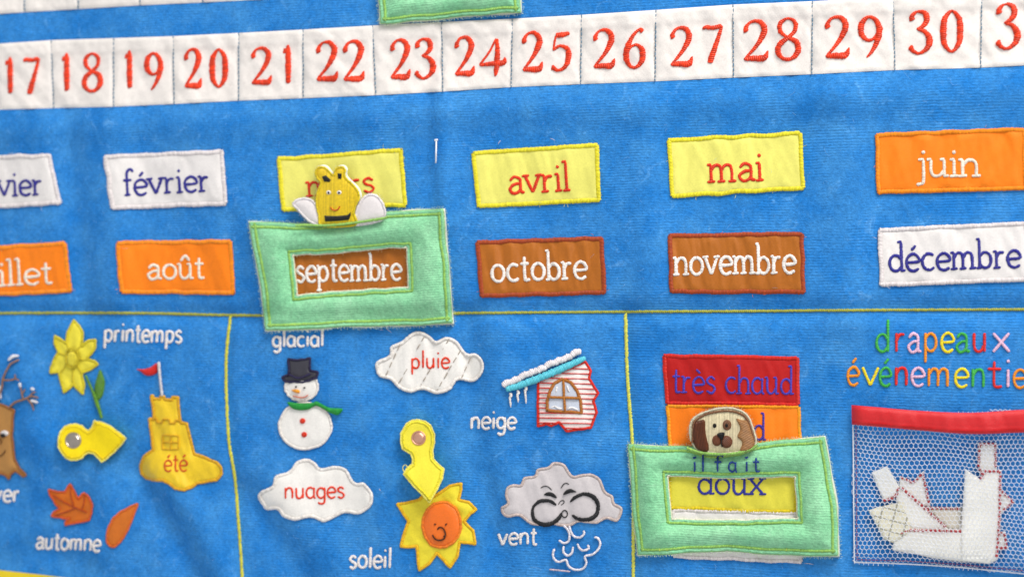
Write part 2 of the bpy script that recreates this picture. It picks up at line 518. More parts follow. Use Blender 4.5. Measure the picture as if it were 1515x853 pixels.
def glyph(ch):
    if ch in ACC:
        b, ex = ACC[ch]; a, st, se = GL[b]; return a, list(st) + ex, se
    return GL[ch]

def letter_mesh(ch, fx, w, base, serif, sw=0.85, h=0.22, offf=None):
    a, st, se = glyph(ch); mb = MB(); w = w * 1.0
    for s in st:
        if s == 'dot':
            x = .20 if ch == 'i' else .24
            if offf is not None:
                ribbon_off(mb, catmull([fx((x - .1, 1.38)), fx((x + .1, 1.5))], 1), w * 1.1, offf, h, closed=False); continue
            ribbon(mb, [(*fx((x - .07, 1.40)), w * 1.0), (*fx((x + .07, 1.48)), w * 1.15)], w, base, h)
            continue
        cl = isinstance(s, tuple); pts = s[1] if cl else s
        if offf is not None:
            ribbon_off(mb, catmull([fx(p) for p in pts], 1.2), w, offf, h, closed=False); continue
        ribbon(mb, [(*fx(p), w * RNG.uniform(.9, 1.1)) for p in pts], w, base, h, closed=cl)
    if serif:
        for x, y, l in se:
            ribbon(mb, [(*fx((x - l, y)), w * sw), (*fx((x + l, y + .03)), w * sw)], w, (lambda V: base(V) + .04) if callable(base) else base + .05, h)
    return mb

def word(text, p0, p1, xh, w, color, parent, base=1.0, serif=True, slant=0.0, xs=None, colors=None, hidden=None, gloss=0.42):
    """letters from baseline point p0 to p1, x-height xh, all photo pixels"""
    p0 = np.array(p0, float); p1 = np.array(p1, float); d = p1 - p0; L = np.hypot(*d); d /= L
    up = np.array([d[1], -d[0]])
    adv = [glyph(c)[0] for c in text]; tot = sum(adv) - 0.1; sx = L / tot
    x = 0.0
    base = SURF.get(parent.name, base)
    for i, ch in enumerate(text):
        if ch != ' ':
            if xs: gx0 = xs[i][0] - p0[0]; sc = (xs[i][1] - xs[i][0]) / max(.3, adv[i] - .12); ox = gx0 - .06 * sc
            else: ox = x * sx; sc = sx
            dy = RNG.uniform(-.35, .35)
            fx = lambda q, ox=ox, sc=sc, dy=dy: tuple(p0 + d * (ox + q[0] * sc + slant * q[1] * xh) + up * (q[1] * xh + dy))
            c = colors[i] if colors else color
            nm = 'letter'
            letter_mesh(ch, fx, w, base, serif).build(nm, thread(c, 'embroidery_thread', gloss), parent)
        x += adv[i]

def line_word(name, text, p0, p1, xh, w, color, parent, label, **k):
    """a word sewn straight on the cloth: its first letter's empty holder carries the rest"""
    e = bpy.data.objects.new(name, None); COL.objects.link(e); e.empty_display_size = 0.005
    c = P([((p0[0] + p1[0]) / 2, (p0[1] + p1[1]) / 2)], 0)[0]
    e.parent = parent; e.location = c - ORG[parent.name]; ORG[e.name] = c; e['label'] = label
    word(text, p0, p1, xh, w, color, e, base=0.35, **k)
    return e

DG = {
 '0': [('c', [(.5, .01, .06), (.16, .2, .11), (.10, .5, .13), (.16, .8, .11), (.5, .99, .06), (.84, .8, .11), (.90, .5, .13), (.84, .2, .11)])],
 '1': [[(.02, .22, .05), (.35, .10, .10)], [(.62, .01, .06), (.66, .2, .11), (.68, .6, .12), (.72, .99, .10)]],
 '2': [[(.13, .27, .13), (.10, .17, .09), (.28, .03, .06), (.60, .02, .10), (.82, .18, .125), (.76, .38, .12), (.50, .64, .08), (.08, .93, .05)], [(.03, .95, .07), (.35, .94, .11), (.80, .94, .13), (.97, .76, .03)]],
 '3': [[(.15, .23, .13), (.14, .12, .09), (.38, .02, .06), (.72, .07, .11), (.80, .24, .11), (.62, .37, .08), (.36, .44, .05)], [(.38, .44, .05), (.72, .50, .09), (.93, .68, .13), (.84, .88, .10), (.50, 1.0, .06), (.22, .95, .08), (.05, .82, .12)]],
 '4': [[(.66, .01, .05), (.38, .36, .05), (.03, .67, .05)], [(.02, .68, .06), (.45, .66, .10), (.92, .64, .12), (.99, .50, .03)], [(.68, .02, .07), (.70, .4, .11), (.66, .80, .11), (.62, .99, .05)]],
 '5': [[(.30, .08, .11), (.60, .07, .12), (.97, .03, .08)], [(.30, .08, .05), (.22, .28, .05), (.18, .48, .05)], [(.18, .46, .06), (.50, .36, .07), (.86, .46, .11), (.92, .68, .13), (.74, .92, .09), (.40, 1.0, .07), (.08, .90, .12)]],
 '6': [[(.90, .09, .13), (.78, .02, .07), (.45, .16, .07), (.16, .46, .12), (.10, .74, .12), (.30, .96, .08), (.60, .99, .07), (.88, .82, .12), (.88, .56, .12), (.62, .42, .07), (.34, .46, .05), (.16, .60, .05)]],
 '7': [[(.06, .12, .15), (.10, .07, .10), (.50, .09, .09), (.95, .05, .09)], [(.95, .05, .06), (.70, .42, .09), (.42, .80, .12), (.32, .97, .11)]],
 '8': [('c', [(.46, .46, .06), (.18, .32, .09), (.18, .12, .09), (.50, .01, .06), (.82, .12, .09), (.80, .32, .08), (.54, .46, .08), (.16, .62, .11), (.08, .82, .11), (.32, .98, .08), (.68, .98, .08), (.94, .82, .12), (.88, .60, .12), (.56, .49, .07)])],
 '9': [[(.84, .42, .05), (.62, .56, .06), (.36, .56, .08), (.12, .40, .12), (.14, .16, .12), (.42, .01, .07), (.74, .08, .10), (.92, .32, .13), (.82, .62, .11), (.56, .88, .07), (.36, 1.0, .04)]],
}
RED = (234, 56, 6)
def digit(ch, box, parent, base=0.95, c=RED):
    base = SURF.get(parent.name, base); x0, y0, x1, y1 = box; Hh = y1 - y0; mb = MB()
    for s in DG[ch]:
        cl = isinstance(s, tuple); pts = s[1] if cl else s
        q = []
        for a, b, w in pts:
            x = x0 + 2.5 + a * (x1 - x0 - 5); y = y0 + 2 + b * (Hh - 4) - 0.055 * (x - (x0 + x1) / 2)
            q.append((x, y, w * Hh * 1.24))
        ribbon(mb, q, 6.5, base, 0.36, closed=cl, fray=.09, slant=.15, tw=3.0)
    return mb.build('numeral', thread(c, 'red_embroidery_thread', .42, .9), parent)

# ------------------------------------------------------------------ the wall and the hanging
wm = NT('painted_wall'); tcw = wm.n('TexCoord')
wm.l(wm.bright(lin((205, 200, 190)), wm.noise(tcw.outputs['Object'], 6, 4), .95, 1.04), wm.b.inputs['Base Color'])
wm.l(wm.bump(wm.noise(tcw.outputs['Object'], 300, 4), 0.0005, .4), wm.b.inputs['Normal'])
wm.b.inputs['Roughness'].default_value = .8
w = MB(); w.add([(-2, .012, 0), (2, .012, 0), (2, .012, 2.6), (-2, .012, 2.6)], [(0, 1, 2, 3)])
wall = w.build('wall', wm.m, flat=True); wall['kind'] = 'structure'

hang = thing('wall_calendar', 'blue fabric wall calendar sewn with number pockets, month patches, seasons and weather pictures', 'wall calendar', (757, 426))
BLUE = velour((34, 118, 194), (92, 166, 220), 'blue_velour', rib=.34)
lo = plane_xz([(-230, -170)])[0]; hi = plane_xz([(1750, 930)])[0]
xs_ = np.arange(lo[0], hi[0], 0.0011); zs_ = np.arange(hi[1] - .03, lo[1] + .02, 0.0011)
X, Z = np.meshgrid(xs_, zs_)
Y = -height(X.ravel(), Z.ravel()) * MM
nx, nz = len(xs_), len(zs_)
idx = np.arange(nx * nz).reshape(nz, nx)
F = np.stack([idx[:-1, :-1], idx[:-1, 1:], idx[1:, 1:], idx[1:, :-1]], -1).reshape(-1, 4)
mb = MB(); mb.v = [np.stack([X.ravel(), Y, Z.ravel()], 1)]; mb.uv = [np.zeros((nx * nz, 2))]; mb.c = nx * nz; mb.f = F.tolist()
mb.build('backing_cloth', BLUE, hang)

# number pockets
WHITE = (238, 232, 226)
WC = cotton((233, 225, 218), 'white_cotton', .6)
TOP = [(-82, 70), (-5, 65), (75.6, 59.7), (168, 56.7), (256, 53.7), (353, 49), (448.5, 44), (551, 38), (653.5, 32.8), (758, 28), (860.3, 22.2), (970.5, 15), (1084.6, 7), (1202, 2), (1321.5, -4), (1452.5, -12), (1590, -20)]
BOT = [(-82, 166), (-4, 162.5), (79.6, 160), (168, 158), (257.5, 154), (353, 149), (448.5, 145.4), (556, 141), (655, 135.6), (756, 129), (859, 124.7), (969, 120.5), (1085, 115), (1201, 110), (1324, 103.8), (1451, 100.3), (1590, 93)]
NUM = [('16', None), ('17', [(6, 82, 20.5, 141), (34, 82, 61, 143)]), ('18', [(90, 76, 104, 137), (120, 77, 152, 137)]), ('19', [(183, 72, 197, 133), (212, 77, 242, 135)]),
 ('20', [(270, 71, 301, 132), (309, 71, 338, 131)]), ('21', [(369, 69, 405, 127), (417, 64, 432, 126)]), ('22', [(465, 60, 503, 122), (505, 59, 542, 122)]),
 ('23', [(575, 57, 610, 119), (611, 55, 645, 118)]), ('24', [(670, 53, 705, 114), (706, 55, 750, 116)]), ('25', [(770, 46, 806, 108), (811, 46, 846, 106)]),
 ('26', [(875, 42, 913, 103), (921, 41, 956, 102)]), ('27', [(989, 39, 1028, 100), (1039, 34, 1072, 97)]), ('28', [(1097, 29, 1140, 92), (1146, 25, 1185, 90)]),
 ('29', [(1218, 23, 1260, 88), (1268, 23, 1306, 87)]), ('30', [(1342, 14, 1380, 81), (1390, 14, 1426, 79)]), ('31', [(1471, 3, 1510, 74), (1532, 0, 1548, 66)])]

def pocket(tl, tr, br, bl, seed):
    g = MB(); n, m = 34, 30; V = []; O = []
    tl, tr, br, bl = map(np.array, (tl, tr, br, bl))
    for j in range(m + 1):
        for i in range(n + 1):
            s, t = i / n, j / m
            V.append((tl * (1 - s) + tr * s) * (1 - t) + (bl * (1 - s) + br * s) * t)
            e = min(s, 1 - s); O.append(0.62 - 0.42 * math.exp(-(e * 26) ** 2) + (0.42 if t < .17 else 0.42 * math.exp(-((t - .17) * 22) ** 2)) - (.55 if j in (0, m) else 0))
    V = np.array(V); O = np.array(O) + wrinkle(V[:, 0], V[:, 1], seed, .26, .11, .10) + .25 * np.exp(-((V[:, 1] - V[:, 1].min()) / 60))
    O = np.maximum(O, .12)
    F = [(j * (n + 1) + i, (j + 1) * (n + 1) + i, (j + 1) * (n + 1) + i + 1, j * (n + 1) + i + 1) for j in range(m) for i in range(n)]
    g.add(P(V, O), F); return g

def stitches(mb, p0, p1, dash, gap, w, base, h=.25):
    p0 = np.array(p0, float); p1 = np.array(p1, float); L = np.hypot(*(p1 - p0)); d = (p1 - p0) / L; s = 0
    while s < L:
        e = min(L, s + dash * RNG.uniform(.8, 1.2)); j = RNG.uniform(-.35, .35, 2)
        ribbon(mb, [p0 + d * s + [j[0], 0], p0 + d * e + [j[1], 0]], w, base, h, step=1.5)
        s = e + gap
def polystitch(mb, pts, dash, gap, w, base, h=.25, closed=False):
    n = len(pts)
    for i in range(n if closed else n - 1): stitches(mb, pts[i], pts[(i + 1) % n], dash, gap, w, base, h)

TEAL = thread((84, 124, 150), 'teal_thread')
WTH = thread((240, 234, 228), 'white_thread')
for i, (nm, bx) in enumerate(NUM):
    pk = pocket(TOP[i], TOP[i + 1], BOT[i + 1], BOT[i], 40 + i).build('number_pocket', WC, hang, label='white pocket embroidered with the red number ' + nm)
    SURF[pk.name] = lambda V, sd=40 + i, m0=min(TOP[i][1], TOP[i + 1][1]): np.maximum(.62 + wrinkle(V[:, 0], V[:, 1], sd, .26, .11, .10) + .25 * np.exp(-(V[:, 1] - m0) / 60) + .42 * np.exp(-((V[:, 1] - m0 - 17) / 4.4) ** 2), .12) + .1
    s = MB(); stitches(s, TOP[i + 1], BOT[i + 1], 5, 1.3, 1.9, .75); s.build('seam_stitching', TEAL, pk)
    if bx:
        for ch, q in zip(nm, bx): digit(ch, q, pk)
UT = [(-120, -82), (-48, -86), (33, -90), (113, -95), (205, -100), (300, -105), (395, -110)]
UB = [(-120, 28), (-45, 24), (36.5, 18.4), (115.4, 13.9), (207, 8.3), (300, 4), (400, -1)]
for i in range(6):
    pk = pocket(UT[i], UT[i + 1], UB[i + 1], UB[i], 80 + i).build('number_pocket', WC, hang, label='white pocket of the upper row cut by the top edge of the photo')
    s = MB(); stitches(s, UT[i + 1], UB[i + 1], 5, 1.3, 1.9, .75); s.build('seam_stitching', TEAL, pk)

# seams and binding
def seam(pts, w, c, name, label=None, base=.15, h=.42):
    s = MB(); ribbon(s, pts, w, base, h, fray=.16, slant=.6, tw=3.0); return s.build(name, thread(c, name + '_thread', .5), hang, label)
seam([(-150, 464), (0, 463), (200, 463), (345, 466), (500, 467), (690, 463), (925, 461), (1100, 460), (1300, 458.5), (1515, 457.5), (1650, 457)], 4.4, (164, 166, 62), 'seam_cord', 'long horizontal olive yellow seam')
seam([(341, 466), (335, 525), (335, 583), (338.5, 650), (343, 680), (348.5, 714), (352, 761), (356.5, 823), (359, 870), (361, 920)], 4.8, (214, 208, 70), 'seam_cord', 'left vertical yellow seam', h=.55)
seam([(925.5, 463), (926, 490), (928, 550), (931.5, 602), (935, 645), (937, 720), (937, 853), (938, 920)], 5.2, (222, 220, 90), 'seam_cord', 'right vertical yellow seam', h=.6)
b = MB(); top_ = np.array([(-140, 826), (-40, 838), (0, 842.5), (71, 850.5), (160, 862), (300, 884)]); V = []; O = []
tt = catmull([tuple(p) for p in top_], 4)
for p in tt:
    for k in range(7): V.append((p[0] - k * .6, p[1] + k * 7)); O.append([.1, 1.6, 1.9, 1.9, 1.9, 1.7, .1][k])
V = np.array(V); O = np.array(O) + wrinkle(V[:, 0], V[:, 1], 5, .2) * (np.array(O) > .5)
b.add(P(V, O), [(i * 7 + k, i * 7 + k + 1, (i + 1) * 7 + k + 1, (i + 1) * 7 + k) for i in range(len(tt) - 1) for k in range(6)])
b.build('binding_tape', cotton((214, 186, 28), 'yellow_binding'), hang, 'yellow binding along the bottom left edge')

# ------------------------------------------------------------------ patches
def patch(name, outline, fab, border, parent=None, label=None, bw=6.5, inset=None, smooth=False, wamp=.28, fx=.10, fy=.03, seed=1, base=.55, puff=.35, bh=.36, holes=(), res=3.2, amp=.55, fray=.08, bname='satin_border'):
    parent = parent or hang
    o = wob(outline, 3.0, amp, seed, smooth=smooth)
    o = offset(o, bw / 2 if inset is None else inset)
    def hf(V, ed): return np.maximum(base + puff * (1 - np.exp(-ed / 7)) + wrinkle(V[:, 0], V[:, 1], seed, wamp, fx, fy) * np.clip(ed / 9, 0, 1), .25)
    m = MB(); fill(m, o, hf, res=res); p = m.build(name, fab, parent, label)
    SURF[p.name] = lambda V: hf(V, segdist(V, o)) + .10
    if border:
        m = MB(); ribbon(m, o, bw, base, bh, closed=True, smooth=False, fray=fray, slant=.12, tw=2.1); m.build(bname, border, p)
    return p

YEL, ORG_, BRN, WHT = 'y', 'o', 'b', 'w'
FAB = {'y': cotton((232, 225, 112), 'yellow_poplin', .62), 'o': cotton((247, 128, 12), 'orange_poplin', .55), 'b': cotton((176, 100, 26), 'brown_satin', .42), 'w': cotton((230, 224, 220), 'white_poplin', .6)}
BOR = {'y': thread((236, 222, 40), 'yellow_thread'), 'o': thread((252, 142, 6), 'orange_thread'), 'b': thread((168, 66, 20), 'rust_thread'), 'w': thread((232, 222, 220), 'white_border_thread')}
INK = {'y': (228, 50, 4), 'o': (244, 232, 214), 'b': (246, 238, 230), 'w': (46, 44, 140)}
EDG = {'y': (240, 230, 60), 'o': (250, 150, 20), 'b': (230, 110, 40), 'w': (238, 232, 232)}
MON = [
 ('janvier', 'w', [(-95, 231), (75, 227.6), (92, 303), (-85, 312)], (-57, 293), (62, 288), 22),
 ('février', 'w', [(152, 229), (330.5, 221), (337, 304), (163.5, 310.5)], (182, 289.5), (309, 282.5), 22.5),
 ('mars', 'y', [(408.5, 232.5), (596.5, 218.5), (602.5, 306), (416.3, 313.7)], (454, 291), (553.5, 284), 21),
 ('avril', 'y', [(696.5, 223.5), (886.4, 211.2), (889, 298.8), (706, 308.6)], (752, 287), (842, 282), 25),
 ('mai', 'y', [(986.3, 204.6), (1186.5, 193.8), (1191.4, 281), (992, 293.2)], (1048, 269.5), (1128, 267), 26),
 ('juin', 'o', [(1294.4, 196.3), (1518, 188.5), (1521, 281), (1296.5, 288)], (1358, 261.5), (1448, 260.5), 25),
 ('juillet', 'o', [(-80, 368), (98, 356.5), (107.5, 433.3), (-68, 441)], (-42, 425.5), (76, 419), 22),
 ('août', 'o', [(170.8, 356), (343.4, 354), (348.7, 436.2), (176.4, 434.4)], (217, 413), (301, 411.5), 21.5),
 ('septembre', 'b', [(418, 367), (612, 356), (617, 445), (424, 453)], (437, 417), (593, 414), 23),
 ('octobre', 'b', [(703.3, 355.5), (892.3, 349), (898.2, 435.3), (709.2, 441)], (726, 417), (867.5, 411.5), 25),
 ('novembre', 'b', [(988, 345.5), (1189.7, 342.5), (1191.7, 435), (990.2, 434.5)], (997, 407), (1176, 403.5), 25.5),
 ('décembre', 'w', [(1298, 337.4), (1521, 327), (1525, 416), (1301.6, 424.4)], (1314, 402), (1509.5, 395), 25),
]
for k, (t, c, q, p0, p1, xh) in enumerate(MON):
    col = {'y': 'yellow', 'o': 'orange', 'b': 'brown', 'w': 'white'}[c]
    p = patch('month_patch', q, FAB[c], BOR[c], label='%s month patch reading %s' % (col, t), bw=7.2, seed=20 + k, wamp=.42 if c == 'b' else .3, fx=.16 if c == 'b' else .09, bh=.34)
    word(t, p0, p1, xh, xh * .205, INK[c], p, base=1.12)
    m = MB(); o = np.array(q)
    for _ in range(9):
        i = RNG.randint(4); s = RNG.rand(); a = o[i] * (1 - s) + o[(i + 1) % 4] * s
        fibre(m, a[0], a[1], RNG.uniform(0, 6.3), RNG.uniform(3, 8), .8, .07)
    m.build('loose_thread', thread(EDG[c], 'loose_thread_' + col), p, kind='stuff')

# temperature column
def rect_patch(q, fab, bor, label, seed, bw=6): return patch('temperature_patch', q, fab, bor, label=label, bw=bw, seed=seed, wamp=.3)
p = rect_patch([(993, 751), (1183, 756), (1188, 833.5), (993, 825)], FAB['w'], BOR['w'], 'white temperature patch lowest in the column', 61)
p = rect_patch([(986, 664), (1184, 666), (1180, 760), (989, 754)], cotton((226, 214, 70), 'dull_yellow_poplin', .6), thread((222, 196, 20), 'gold_thread'), 'yellow temperature patch reading doux', 62)
word('dOux'.replace('O', 'o'), (1031, 730), (1129, 731), 23, 4.1, (44, 50, 150), p, base=1.2)
p = rect_patch([(985, 597), (1184.5, 598.5), (1186.5, 672), (989, 670)], cotton((250, 126, 14), 'bright_orange_poplin', .5), thread((252, 160, 10), 'amber_thread'), 'orange temperature patch reading chaud', 63)
word('chAud', (1040, 650), (1131, 650.5), 23, 3.6, (66, 48, 158), p, base=1.2)
p = rect_patch([(979.5, 522.8), (1182.2, 526.9), (1184, 601), (984.5, 599)], cotton((180, 14, 12), 'red_satin', .5, .25), thread((212, 30, 12), 'scarlet_thread'), 'red temperature patch reading très chaud', 64, 6.5)
word('très chAud', (993.5, 580.5), (1172, 583), 24, 3.7, (70, 58, 176), p, base=1.3, serif=True)

# words sewn straight on the blue cloth
SW = (240, 232, 228)
for t, p0, p1, xh, lab in [
  ('printemps', (153, 505), (268, 507), 17.5, 'printemps'), ('hiver', (-34, 741), (27.5, 742), 16.5, 'hiver'), ('automne', (52.5, 811), (147.5, 815), 16.5, 'automne'),
  ('glAciAl', (402.5, 513), (478.5, 512), 15.5, 'glacial'), ('neige', (695, 634), (762.5, 634), 17, 'neige'), ('soleil', (515.5, 839.5), (578.5, 840), 18, 'soleil'), ('vent', (736, 805.5), (793.5, 805), 17, 'vent')]:
    line_word('embroidered_word', t, p0, p1, xh, 4.1, SW, hang, 'white embroidered word ' + lab, serif=False, slant=0.03)
G, R, K, O_, Y_ = (60, 176, 70), (226, 36, 24), (238, 190, 214), (246, 150, 20), (246, 222, 26)
def X1(l): return [(1235 + a / 5.332, 1235 + b / 5.332) for a, b in l]
line_word('embroidered_word', 'drapeaux', (1295, 520.5), (1496, 520.5), 28, 4.3, G, hang, 'multicoloured embroidered word drapeaux', serif=False,
  xs=X1([(325, 437), (472, 556), (578, 676), (704, 812), (840, 940), (957, 1060), (1088, 1205), (1246, 1386)]), colors=[G, R, K, O_, Y_, G, R, K])
line_word('embroidered_word', 'événementiels', (1253, 569.5), (1570, 574), 27, 4.3, G, hang, 'multicoloured embroidered word événementiels', serif=False,
  xs=X1([(100, 190), (217, 350), (353, 445), (473, 583), (605, 705), (730, 918), (947, 1052), (1078, 1192), (1210, 1315), (1345, 1390), (1410, 1510), (1560, 1600), (1640, 1740)]), colors=[O_, Y_, G, R, K, O_, Y_, G, R, K, O_, Y_, G])
# ------------------------------------------------------------------ weather and season pictures
def stroke(name, strokes, w, color, parent, base=.5, h=.45, label=None, gloss=.42, fray=.1):
    m = MB()
    if parent.name in SURF and base <= 1.5 and name not in ('roof_snow',): f_ = SURF[parent.name]; base = (lambda V, b=max(0, base - 1.3): f_(V) + b)
    for s in strokes:
        cl = isinstance(s, tuple); ribbon(m, s[1] if cl else s, w, base, h, closed=cl, fray=fray)
    return m.build(name, thread(color, 'embroidery_thread', gloss), parent, label)
def ell(cx, cy, rx, ry, n=28, a0=0): return [(cx + rx * math.cos(a0 + 2 * math.pi * i / n), cy + ry * math.sin(a0 + 2 * math.pi * i / n)) for i in range(n)]
def blob(name, outline, color, parent, base=1.0, h=.5, label=None, smooth=True, tw=2.2, ang=0):
    """a small area filled with satin stitch, gently domed"""
    o = (catmull(outline, 1.6, True) if smooth else lineres(outline, 1.6))
    m = MB(); fill(m, o, lambda V, ed: base + h * (1 - np.exp(-ed / 2.2)) + .05 * RNG.randn(len(V)), res=2.0, skirt=base - .5)
    V = m.v[0]; m.uv = [np.stack([(V[:, 0] * math.cos(ang) + V[:, 2] * math.sin(ang)) * 1700, V[:, 2] * 0], 1)]
    return m.build(name, thread(color, 'embroidery_thread', .42, .4), parent, label)

CLOUD = cotton((238, 233, 226), 'cloud_cotton', .65)
pl = [(555.2, 542.7), (557.6, 533.3), (575.2, 525), (577.5, 512.2), (594, 505.2), (608, 492.3), (622, 490), (636, 495.8), (645.5, 504), (662, 498), (676, 504), (690, 521.6), (704, 522.8), (714.7, 533.3), (713.5, 552), (701.8, 563.8), (678.3, 562.6), (666.6, 575.5), (647.9, 582.5), (626.8, 576.7), (610.3, 580.2), (591.6, 575.5), (577.5, 561.4), (561, 556.8)]
WB = thread((240, 232, 224), 'cream_thread')
p = patch('weather_patch', pl, CLOUD, WB, label='white cloud patch with slanting rain stitches reading pluie', bw=5.5, smooth=True, seed=71, wamp=.3, fx=.16, bh=.6)
m = MB()
def ZB(l): return [(540 + a / 4.265, 470 + b / 4.265) for a, b in l]
for a, b_ in [((222, 165), (130, 362)), ((372, 120), (318, 212)), ((266, 320), (205, 425)), ((532, 130), (478, 222)), ((412, 322), (352, 422)), ((602, 205), (455, 455)), ((668, 250), (605, 388))]:
    q = ZB([a, b_]); stitches(m, q[0], q[1], 9, 4.5, 1.7, 1.15, .2)
m.build('rain_stitch', thread((176, 164, 150), 'grey_thread'), p, kind='stuff')
word('pluie', (607.5, 544.8), (664.5, 544.3), 15.5, 3.3, RED, p, base=1.2, serif=False)
nu = [(382, 736), (385, 726), (402.5, 718.6), (407.4, 703.7), (427.4, 695), (440, 681), (455, 678), (467.4, 683.7), (476, 692.4), (494.8, 688), (512.3, 693.7), (524.8, 712.4), (539.7, 713.6), (551, 727.4), (549.7, 744.8), (532.3, 759.8), (507.3, 758.6), (492.3, 767.3), (477.3, 771.6), (457.4, 764.8), (437.4, 769.8), (420, 764.8), (410, 753.6), (392.5, 753.6)]
p = patch('weather_patch', nu, CLOUD, WB, label='white cloud patch reading nuages', bw=5.5, smooth=True, seed=72, wamp=.22)
word('nuAges', (420, 737.2), (509, 736), 16.2, 3.3, RED, p, base=1.15, serif=False)

# snowman
p = patch('snowman', ell(451.5, 629.5, 40.5, 36), CLOUD, WB, label='white snowman with black top hat and green scarf', bw=4.5, smooth=True, seed=73, wamp=.15, puff=.6)
blob('button', ell(447.6, 622.2, 4.8, 4.6, 10), (222, 50, 16), p, 1.3); blob('button', ell(450, 642.4, 4.8, 4.6, 10), (222, 50, 16), p, 1.3)
hd = patch('snowman_head', ell(446, 571.5, 26, 22.5), CLOUD, WB, p, bw=4, smooth=True, seed=74, wamp=.1, puff=.7, base=.75)
hat = patch('top_hat', [(424.7, 529.5), (442, 530.5), (460.8, 528), (460, 546), (472.5, 548.5), (469, 560), (449, 567), (422, 566.2), (413, 557), (425.5, 552.5)], cotton((52, 50, 60), 'black_satin', .4, .5), thread((38, 32, 70), 'navy_thread'), p, bw=3.6, seed=75, base=1.3, wamp=.2, res=2.6)
stroke('hat_band', [[(426, 553), (441.5, 558.8), (459.5, 552.5)]], 3, (38, 32, 70), p, 2.0)
sc_ = blob('scarf', [(425.4, 594.4), (443.9, 596), (462, 595), (468.5, 593), (478, 598), (488, 602.5), (506.7, 604.2), (500.5, 613.3), (488.2, 610.4), (468.5, 600.3), (456.2, 605.4), (443, 606.5), (432, 603.5)], (32, 148, 56), p, 1.7, .6)
stroke('eye', [[(436.4, 571.5), (439.4, 572)]], 2.6, (52, 50, 50), p, 1.9, .3); stroke('eye', [[(448.6, 573), (451.6, 573.4)]], 2.6, (52, 50, 50), p, 1.9, .3)
blob('carrot_nose', [(431, 576.6), (440, 575.5), (443.6, 578), (442.5, 581.4), (437, 580.5)], (246, 160, 40), p, 1.9, .5)
stroke('mouth', [[(432.8, 585.3), (443.9, 587.7), (451, 587), (455.9, 583.6)]], 1.8, (214, 110, 84), p, 1.8, .3)

# snowy house
WALLQ = [(794.6, 563), (866.3, 533), (875.3, 547.8), (873.3, 559.7), (886.2, 580.7), (879.2, 593.6), (884.2, 609.5), (875.3, 633.5), (837.4, 639), (826.4, 625.5), (815.5, 631.5), (807.5, 627.5), (794.6, 632.5)]
house = patch('snowy_house', WALLQ, cotton((240, 232, 226), 'house_cotton', .6), thread((222, 40, 16), 'house_red_thread'), label='red and white striped house under a snowy turquoise roof', bw=4.2, inset=1.5, seed=76, wamp=.18, res=2.8)
wq = np.array(WALLQ)
win = [(809.5, 606.5), (809.8, 594), (813.5, 579), (820.5, 566.5), (832.4, 560.3), (844.5, 565.5), (854, 578), (859, 594), (860.5, 610.5), (846, 608.8), (828, 608.5)]
for i in range(13):
    y = 544 + i * 7.35; xs2 = np.arange(795, 887, .5); q = np.stack([xs2, y + (xs2 - 794) * .018], 1)
    ok = inside(q, offset(lineres(WALLQ, 4), 1.5)) & ~inside(q, np.array(win)); m = MB(); run = []
    for a, o_ in list(zip(q, ok)) + [(None, False)]:
        if o_: run.append(a)
        else:
            if len(run) > 8: ribbon(m, [run[0], run[len(run) // 2], run[-1]], 1.7, 1.0, .25)
            run = []
    if m.c: m.build('siding_stripe', thread((216, 44, 34), 'stripe_thread'), house)
wn = patch('arched_window', win, cotton((198, 204, 216), 'window_cotton', .5), thread((176, 106, 38), 'tan_thread'), house, bw=5.2, inset=0, seed=77, base=1.1, wamp=.05, puff=.15, amp=.15, res=2.6)
stroke('mullion', [[(833.5, 562), (834.6, 588), (836, 607)]], 3.9, (182, 112, 38), wn.parent, 1.6); stroke('mullion', [[(811.5, 587.2), (834, 587.8), (858, 588.6)]], 4.0, (182, 112, 38), wn.parent, 1.6)
stroke('window_snow', [[(815, 603), (820, 600.5), (826, 603.5), (832, 604)], [(840, 604.5), (846, 602.5), (855, 606)], [(824, 571), (822.5, 580)], [(839, 570), (842, 579)]], 2.8, (246, 242, 240), house, 1.5)
stroke('roof', [[(748.5, 576, 8), (775, 567.5, 10), (810, 554, 11), (840, 541, 10.5), (866.5, 529, 7.5)]], 10, (92, 204, 222), house, 1.6, .9, gloss=.35)
m = MB(); a = np.array((745, 571.)); b_ = np.array((859, 521.5))
for i in range(9):
    c = a + (b_ - a) * (i + .5) / 9 + np.array([0, math.sin(i * 2.1) * 1.0])
    pts = [(c + (b_ - a) / 9 * (s - .5) * 1.15 + np.array([-2.2, -4.2]) * math.sin(s * math.pi) * .5) for s in (0, .25, .5, .75, 1)]
    ribbon(m, [(*q, 8.6 + 1.4 * math.sin(k / 4 * math.pi)) for k, q in enumerate(pts)], 6.5, 1.0, .55)
m.build('roof_snow', thread((238, 228, 228), 'snow_thread'), house)
for x, y0, y1 in [(755, 580.5, 602), (766, 576.5, 595), (777.6, 570.5, 597)]:
    stroke('icicle', [[(x - .5, y0, 4.2), (x + 1, y0 + 4, 4.6), (x - .6, y0 + 8, 3.6), (x + .4, (y0 + 3 * y1) / 4, 2.8), (x + .6, y1, 1.4)]], 4, (240, 232, 226), house, .5, .5)

